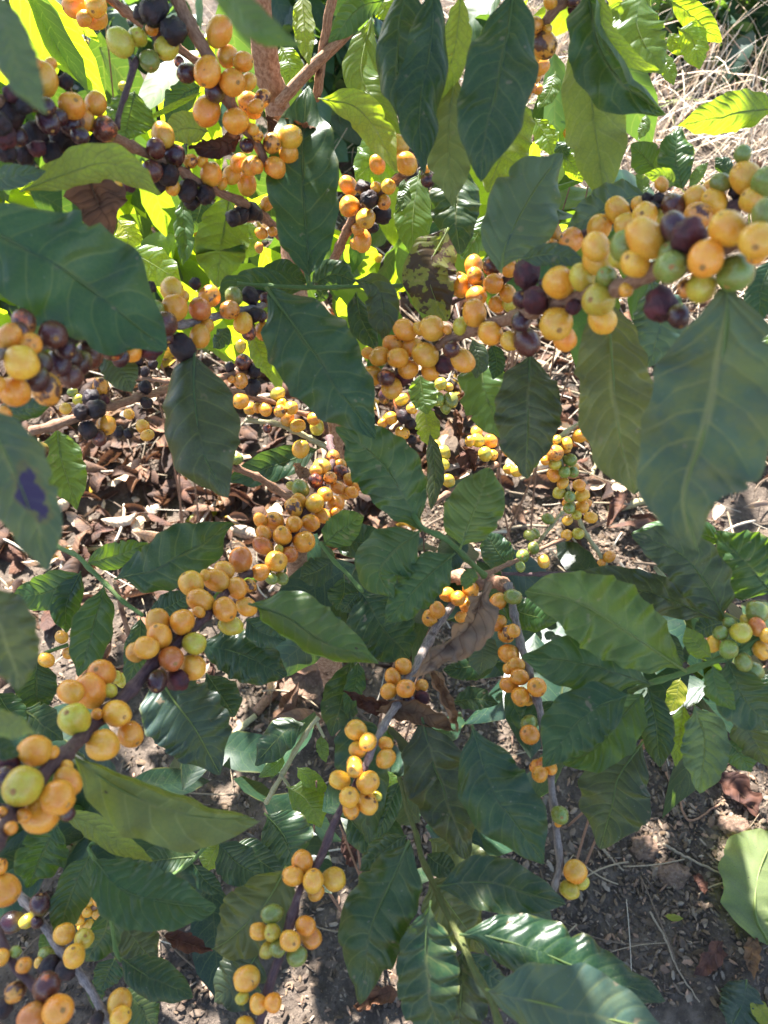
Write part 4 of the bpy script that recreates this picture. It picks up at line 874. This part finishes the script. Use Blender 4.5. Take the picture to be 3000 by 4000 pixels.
straw('thin brown twig curving over the soil at the right of the hanging leaf', 'l990,40>l1080,230>l1150,350>l1370,220', .005, 'bark', 'dry_twig', 'twig')
straw('dry stick crossing the litter at the left below the dark green leaf', 'g370,262>g520,262>g700,240', .016, 'pale', 'dry_stick', 'stick')
straw('pale stick leaning in the gap left of the pink stone', 'h0,1310>h130,1180>h300,1050', .02, 'bark', 'dry_stick', 'stick')
straw('brown stick on the soil at the left, running down from the dark leaf', 'g1390,1659>g1520,1460>g1659,1330', .018, 'pale', 'dry_stick', 'stick')
straw('whitish stick lying on the sunlit litter at the right, under the hanging leaves', 'f620,1659>f860,1600>f1100,1545', .022, 'pale', 'dry_stick', 'stick')
straw('pale upright straw in the sunlit gap at the right', 'f470,1530>f520,1420>f570,1300', .014, 'pale')
def rock(label, px, py, w, h, name='clod', cat='clod of earth', mat='rock'):
    x, y = tp(*px) if isinstance(px, tuple) else (px, py); D = ground_D(x, y); p = wp(x, y, D); r = w / TS * D / FPX / 2
    bm = bpy.data.meshes.new(name); V = []; F = []; n, m = 36, 24
    for i in range(m + 1):
        for j in range(n):
            th, ph = math.pi * i / m, 6.2832 * j / n; q = Vector((math.sin(th) * math.cos(ph), math.sin(th) * math.sin(ph), math.cos(th)))
            k = 1 + .38 * mnoise.noise(q * 1.5 + p * 9) + .20 * mnoise.noise(q * 3.7 + p * 3) + .11 * mnoise.noise(q * 9 + p)
            V.append((q.x * r * k, q.y * r * k * h, q.z * r * k * .5))
    F = [(i * n + j, (i + 1) * n + j, (i + 1) * n + (j + 1) % n, i * n + (j + 1) % n) for i in range(m) for j in range(n)]
    tag(link(name, mesh_np(name, V, F), M[mat], None, (p.x, p.y, gz(p.x, p.y) + r * .1)), label, cat)
rock('large pinkish stone half sunk in the soil between the dark leaves in the lower centre', ('h', 290, 1110), 0, 340, 1.3, 'stone', 'stone')
rock('crumbly orange-brown clod of earth on the soil near the pale green fallen leaf', ('l', 1430, 380), 0, 190, .7)
rock('flat tan clod in the middle of the open soil', ('l', 1040, 690), 0, 200, .8)
rock('low grey-tan clod on the soil under the tip of the hanging leaf', ('l', 850, 520), 0, 170, .9)

# --- dry grass on the slope behind
parts = []
for _ in range(7500):
    x, y = rng.uniform(-.6, 2.6), rng.uniform(1.55, 4.6)
    if x < .25 and rng.random() > .35: continue
    if y < 1.9 and rng.random() > .4: continue
    L = rng.uniform(.12, .42); n = 7; t = np.linspace(0, 1, n)
    a = rng.uniform(0, 6.28); lean = rng.uniform(.15, 1.3); cur = rng.uniform(-.2, 1.6)
    ang = lean + cur * t
    dl = L / (n - 1); rr = np.r_[0, np.cumsum(np.sin(ang[:-1]) * dl)]; zz = np.r_[0, np.cumsum(np.cos(ang[:-1]) * dl)]
    P = np.stack([x + np.cos(a) * rr, y + np.sin(a) * rr, gz(x, y) + np.maximum(zz, .003) - .004], 1)
    w = rng.uniform(.0016, .0045)
    if rng.random() < .5:
        v, f, u = tube(P, w * .7 * (1 - .6 * t), 4, cap=False)
    else:
        s = np.array([-math.sin(a), math.cos(a), .3]) * w
        v = np.vstack([P - s * (1 - .8 * t)[:, None], P + s * (1 - .8 * t)[:, None]]); f = [(i, i + 1, n + i + 1, n + i) for i in range(n - 1)]; u = None
    c = rng.choice([(.52, .41, .30), (.42, .31, .22), (.62, .51, .39), (.30, .22, .17), (.46, .40, .34), (.55, .40, .27)])
    if rng.random() < .05: c = (.22, .30, .05)
    parts.append((v, f, u, c))
tag(link('dry_grass', merged('dry_grass', parts, M['straw']), None), 'tangle of dry straw-coloured grass on the bank behind the bushes', 'dry grass', kind='stuff')

# --- trunk and the unseen upper crown that shades the near branches
tr = empty('coffee_tree', wp(*tp('h', 650, 1659), 1.40), 'brown-barked coffee tree trunk at the top centre, limbs forking to the right', 'tree')
tr.location.z = gz(tr.location.x, tr.location.y)
for nm, sp in (('trunk', 'b-60,-700,150,.58 b-10,-250,160,.62 b25,100,165,.655 b85,500,172,.70 b150,780,160,.735 e300,500,130,.78 e520,1200,100,.83 h260,300,140,1.02 h480,1000,150,1.22 h640,1600,170,1.40'),
               ('limb', 'b150,680,80,.70 b215,590,76,.69 b330,470,74,.68 b540,265,70,.66 b700,90,66,.64 b1000,-300,60,.60'),
               ('limb', 'b385,640,58,.71 b410,500,62,.69 b440,300,62,.67 b475,90,62,.65 b560,-300,60,.62')):
    add_stem(sp, 'trunk', tr, nm, node=0)

SUN_AZ, SUN_EL = R(-22), R(47)         # from +Y toward -X, the sun behind the bush
sund = Vector((math.sin(SUN_AZ) * math.cos(SUN_EL), math.cos(SUN_AZ) * math.cos(SUN_EL), math.sin(SUN_EL)))
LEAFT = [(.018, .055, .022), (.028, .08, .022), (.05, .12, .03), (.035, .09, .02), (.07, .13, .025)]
def crown(name, parent, centre, rad, n, seed, sizes=(.09, .15), tints=LEAFT, keep=None, extra=(), hang=False):
    rg = random.Random(seed); parts = []; got = 0; tries = 0
    while got < n and tries < n * 20:
        tries += 1
        p = Vector((rg.gauss(0, .5), rg.gauss(0, .5), rg.gauss(0, .5)))
        if p.length > 1.05: continue
        p = Vector(centre) + Vector((p.x * rad[0], p.y * rad[1], p.z * rad[2]))
        if keep and not keep(p): continue
        a = rg.uniform(0, 6.28); d = Vector((math.cos(a), math.sin(a), rg.uniform(-.9, .25))); L = rg.uniform(*sizes)
        up = np.array([rg.gauss(0, .4), rg.gauss(0, .4), 1.0])
        if hang: d = Vector((rg.gauss(0, .5), rg.gauss(0, .3), rg.uniform(-1.1, -.1))); up = np.array([rg.gauss(0, .45), -1.0, rg.gauss(.25, .4)])
        v, f, u = rndleaf(rg, p, d, up, L, L * rg.uniform(.19, .25), n=9)
        c = rg.choice(tints); k = rg.uniform(.75, 1.25)
        parts.append((v, orient(v, f, rg.random() < .5 if hang else True, up), u, tuple(q * k for q in c))); got += 1
    for t_, x, y, *D in extra:                   # loose unseen leaves added along sun rays to shade soil and fruit
        px, py = tp(t_, x, y); q = wp(px, py, D[0] if D else ground_D(px, py))
        for k_ in range(3):
            for _ in range(20):
                h_ = rg.uniform(max(1.32, q.z + .2), 2.35) - q.z; p = q + sund * (h_ / sund.z)
                if not (keep and not keep(p)): break
            else: continue
            p = p + Vector((rg.gauss(0, .03), rg.gauss(0, .03), 0)); a = rg.uniform(0, 6.28); L = rg.uniform(.12, .17)
            d = Vector((math.cos(a), math.sin(a), rg.uniform(-.3, .1))); v, f, u = rndleaf(rg, p - d * L * .5, d, np.array([.1, .3, 1.0]), L, L * .24, n=9)
            parts.append((v, orient(v, f, True, np.array([0, 0, 1.])), u, rg.choice(tints)))
    o = link(name, merged(name, parts, M['leafc']), None, parent)
    if parent:
        for vtx in [0]: pass
        o.location = -parent.location
    return o
def outside(p):     # clear of the camera's view, with a margin
    r = p - CAMP; d = r.dot(FW)
    if d < .02: return r.length > .45
    X, Y = r.x / d * FPX, r.dot(UPV) / d * FPX
    return abs(X) > 1500 + 140 / d or abs(Y) > 2000 + 140 / d
# where the photograph shows sun coming through gaps: the crown has no leaf on those rays
LITP = [(wp(*tp(t, x, y), D or ground_D(*tp(t, x, y))), r) for t, x, y, D, r in (
    ('h', 300, 1470, .80, .02), ('k', 150, 90, .82, .02), ('h', 430, 900, .46, .025), ('d', 430, 1400, .62, .05), ('b', 790, 1020, .82, .07), ('b', 1030, 1400, .72, .07), ('c', 1400, 740, .565, .07), ('c', 1150, 200, .78, .10), ('c', 560, 1080, .51, .025), ('c', 200, 900, .74, .06),
    ('a', 1460, 1600, .64, .06), ('a', 850, 1560, .66, .05), ('k', 360, 230, .80, .05), ('j', 1390, 570, .64, .03), ('b', 210, 420, .74, .05), ('c', 880, 200, .62, .05), ('h', 480, 900, .47, .02), ('h', 1580, 1150, .6, .03), ('f', 1640, 650, .52, .04),
    ('a', 500, 300, 1.1, .26), ('a', 200, 1150, 1.1, .22), ('a', 900, 1100, 1.15, .22), ('b', 550, 1500, 1.3, .10), ('c', 300, 700, 1.15, .16), ('d', 700, 1350, 0, .22), ('d', 1000, 1300, 0, .2), ('d', 300, 1250, 0, .14), ('g', 800, 60, 0, .16), ('g', 1300, 60, 0, .16), ('e', 100, 1150, 0, .14), ('f', 500, 1600, 0, .12), ('f', 900, 1600, 0, .13), ('i', 500, 150, 0, .08), ('f', 100, 1500, 0, .10), ('e', 1250, 1100, 0, .08), ('c', 1100, 900, 2.1, .5), ('c', 1400, 500, 2.5, .7), ('h', 80, 1270, 0, .04), ('h', 150, 1100, 0, .03), ('k', 80, 150, 0, .05), ('k', 60, 500, 0, .03), ('l', 270, 250, 0, .015), ('h', 1300, 350, 0, .05), ('k', 1010, 1520, .44, .012), ('l', 200, 1550, .40, .012))]
def shade_ok(p):
    if not outside(p) or p.z < 1.2 or p.y < .55: return False
    for q, r in LITP:
        v = p - q; s_ = v.dot(sund)
        if s_ > 0 and (v - sund * s_).length < r + .035: return False
    return True
SHADEP = [('j', x, y, .42) for x in (500, 700, 900, 1100, 1350) for y in (120, 300, 430)] + [('i', x, y, .49) for x in (200, 450, 700, 950) for y in (600, 800)] + [('d', x, y, .27) for x in (0, 100, 200) for y in (1050, 1250, 1450, 1620)] + [('g', x, y, .40) for x in (60, 230, 450, 650, 850) for y in (1050, 1250, 1450, 1600)] + [('j', x, y, .36) for x in (30, 180, 330, 480) for y in (60, 220, 380)] + [('a', x, y, .44) for x in (100, 500, 900) for y in (1350, 1500)] + [('f', x, y, .31) for x in (1000, 1200, 1400, 1600) for y in (500, 800, 1100, 1400)] + [('l', x, y) for x in range(350, 1660, 90) for y in range(60, 1660, 110)] + [('j', x, y) for x in range(50, 1660, 160) for y in range(900, 1660, 160)] + [('k', x, y) for x in range(50, 1660, 160) for y in range(300, 1660, 160)] + [('i', x, y) for x in range(900, 1660, 120) for y in range(1100, 1660, 110)]
c = crown('crown', tr, (-.15, 1.62, 1.85), (1.25, 1.05, .60), 1350, 3, keep=shade_ok, extra=SHADEP); c['kind'] = 'stuff'

def bush(label, pos, rad, n, seed, h=None, tints=LEAFT, cher=0, name='coffee_bush', sizes=(.09, .15)):
    base = Vector((pos.x, pos.y, gz(pos.x, pos.y)))
    root = empty(name, base, label, 'bush')
    rg = random.Random(seed + 99)
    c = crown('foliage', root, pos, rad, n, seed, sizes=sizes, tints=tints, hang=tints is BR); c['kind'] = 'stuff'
    for k in range(3):
        q = pos + Vector((rg.uniform(-.5, .5) * rad[0], rg.uniform(-.5, .5) * rad[1], rad[2] * .5))
        P = catmull(np.array([tuple(base + Vector((rg.uniform(-.05, .05), rg.uniform(-.05, .05), -.02))), tuple(base.lerp(q, .5) + Vector((rg.uniform(-.05, .05), 0, 0))), tuple(q)]), 14)
        v, f, u = tube(P, np.linspace(.0022, .001, 14), 7, rng=rg)
        link('stem', mesh_np('stem', v - np.array(base), f, u), M['bark'], root)
    for k in range(cher):
        p = pos + Vector((rg.gauss(0, .35) * rad[0], rg.gauss(0, .35) * rad[1], rg.gauss(0, .35) * rad[2])); code = rg.choice('yyollgdm')
        o = link('cherry', rg.choice(CM), None, root, p - base); s = rg.uniform(.006, .0085); o.scale = (s, s, s); cc = CC[code]; o.color = (*cc[:3], cc[3])
        o.rotation_euler = (rg.uniform(0, 3), rg.uniform(0, 3), 0)
SHD = [(.010, .030, .020), (.014, .038, .022)]  # shade of the gaps darkened into the leaf tints
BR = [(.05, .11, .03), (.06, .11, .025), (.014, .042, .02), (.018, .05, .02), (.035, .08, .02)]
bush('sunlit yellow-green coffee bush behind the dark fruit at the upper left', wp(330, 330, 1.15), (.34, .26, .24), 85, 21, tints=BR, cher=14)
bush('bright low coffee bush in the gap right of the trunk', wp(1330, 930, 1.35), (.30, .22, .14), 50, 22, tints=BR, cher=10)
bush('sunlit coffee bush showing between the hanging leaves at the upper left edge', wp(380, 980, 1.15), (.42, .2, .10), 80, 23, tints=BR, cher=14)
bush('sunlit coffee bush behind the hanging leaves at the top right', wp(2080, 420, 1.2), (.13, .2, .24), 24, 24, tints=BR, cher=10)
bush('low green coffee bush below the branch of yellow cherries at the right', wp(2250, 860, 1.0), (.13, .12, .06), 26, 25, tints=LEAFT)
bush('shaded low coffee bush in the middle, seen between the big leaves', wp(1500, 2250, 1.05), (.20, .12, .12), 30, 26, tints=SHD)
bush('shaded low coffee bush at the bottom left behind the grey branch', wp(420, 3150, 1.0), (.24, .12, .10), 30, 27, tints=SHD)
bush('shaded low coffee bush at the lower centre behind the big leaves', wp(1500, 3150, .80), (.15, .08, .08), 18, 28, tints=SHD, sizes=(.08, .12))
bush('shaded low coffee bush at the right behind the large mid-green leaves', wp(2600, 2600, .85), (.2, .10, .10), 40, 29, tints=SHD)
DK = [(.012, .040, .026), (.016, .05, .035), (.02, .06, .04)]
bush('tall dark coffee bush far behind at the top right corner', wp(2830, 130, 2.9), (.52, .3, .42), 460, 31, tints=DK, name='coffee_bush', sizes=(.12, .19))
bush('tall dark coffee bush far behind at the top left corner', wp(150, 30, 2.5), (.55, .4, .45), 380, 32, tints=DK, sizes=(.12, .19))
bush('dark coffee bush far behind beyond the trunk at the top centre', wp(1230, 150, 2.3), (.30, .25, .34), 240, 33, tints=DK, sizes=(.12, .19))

# ================================================================== light
w = bpy.data.worlds.new('World'); scene.world = w; w.use_nodes = True
nt = w.node_tree; bg = nt.nodes['Background']
sky = nt.nodes.new('ShaderNodeTexSky'); sky.sky_type = 'NISHITA'; sky.sun_disc = False
sky.sun_elevation = SUN_EL; sky.sun_rotation = SUN_AZ
nt.links.new(sky.outputs[0], bg.inputs[0]); bg.inputs[1].default_value = .07
sl = bpy.data.lights.new('sun', 'SUN'); sl.energy = 5.0; sl.angle = R(.55); sl.color = (1, .965, .91)
so = bpy.data.objects.new('sun', sl); COL.objects.link(so); so.location = sund * 8
so.rotation_euler = sund.to_track_quat('Z', 'Y').to_euler()
scene.view_settings.view_transform = 'Standard'; scene.view_settings.look = 'None'
scene.view_settings.exposure = 2.74; scene.view_settings.gamma = 1
scene.render.engine = 'CYCLES'
cy = scene.cycles; cy.max_bounces = 8; cy.diffuse_bounces = 4; cy.transmission_bounces = 6; cy.glossy_bounces = 3; cy.use_denoising = True
cy.sample_clamp_indirect = 6
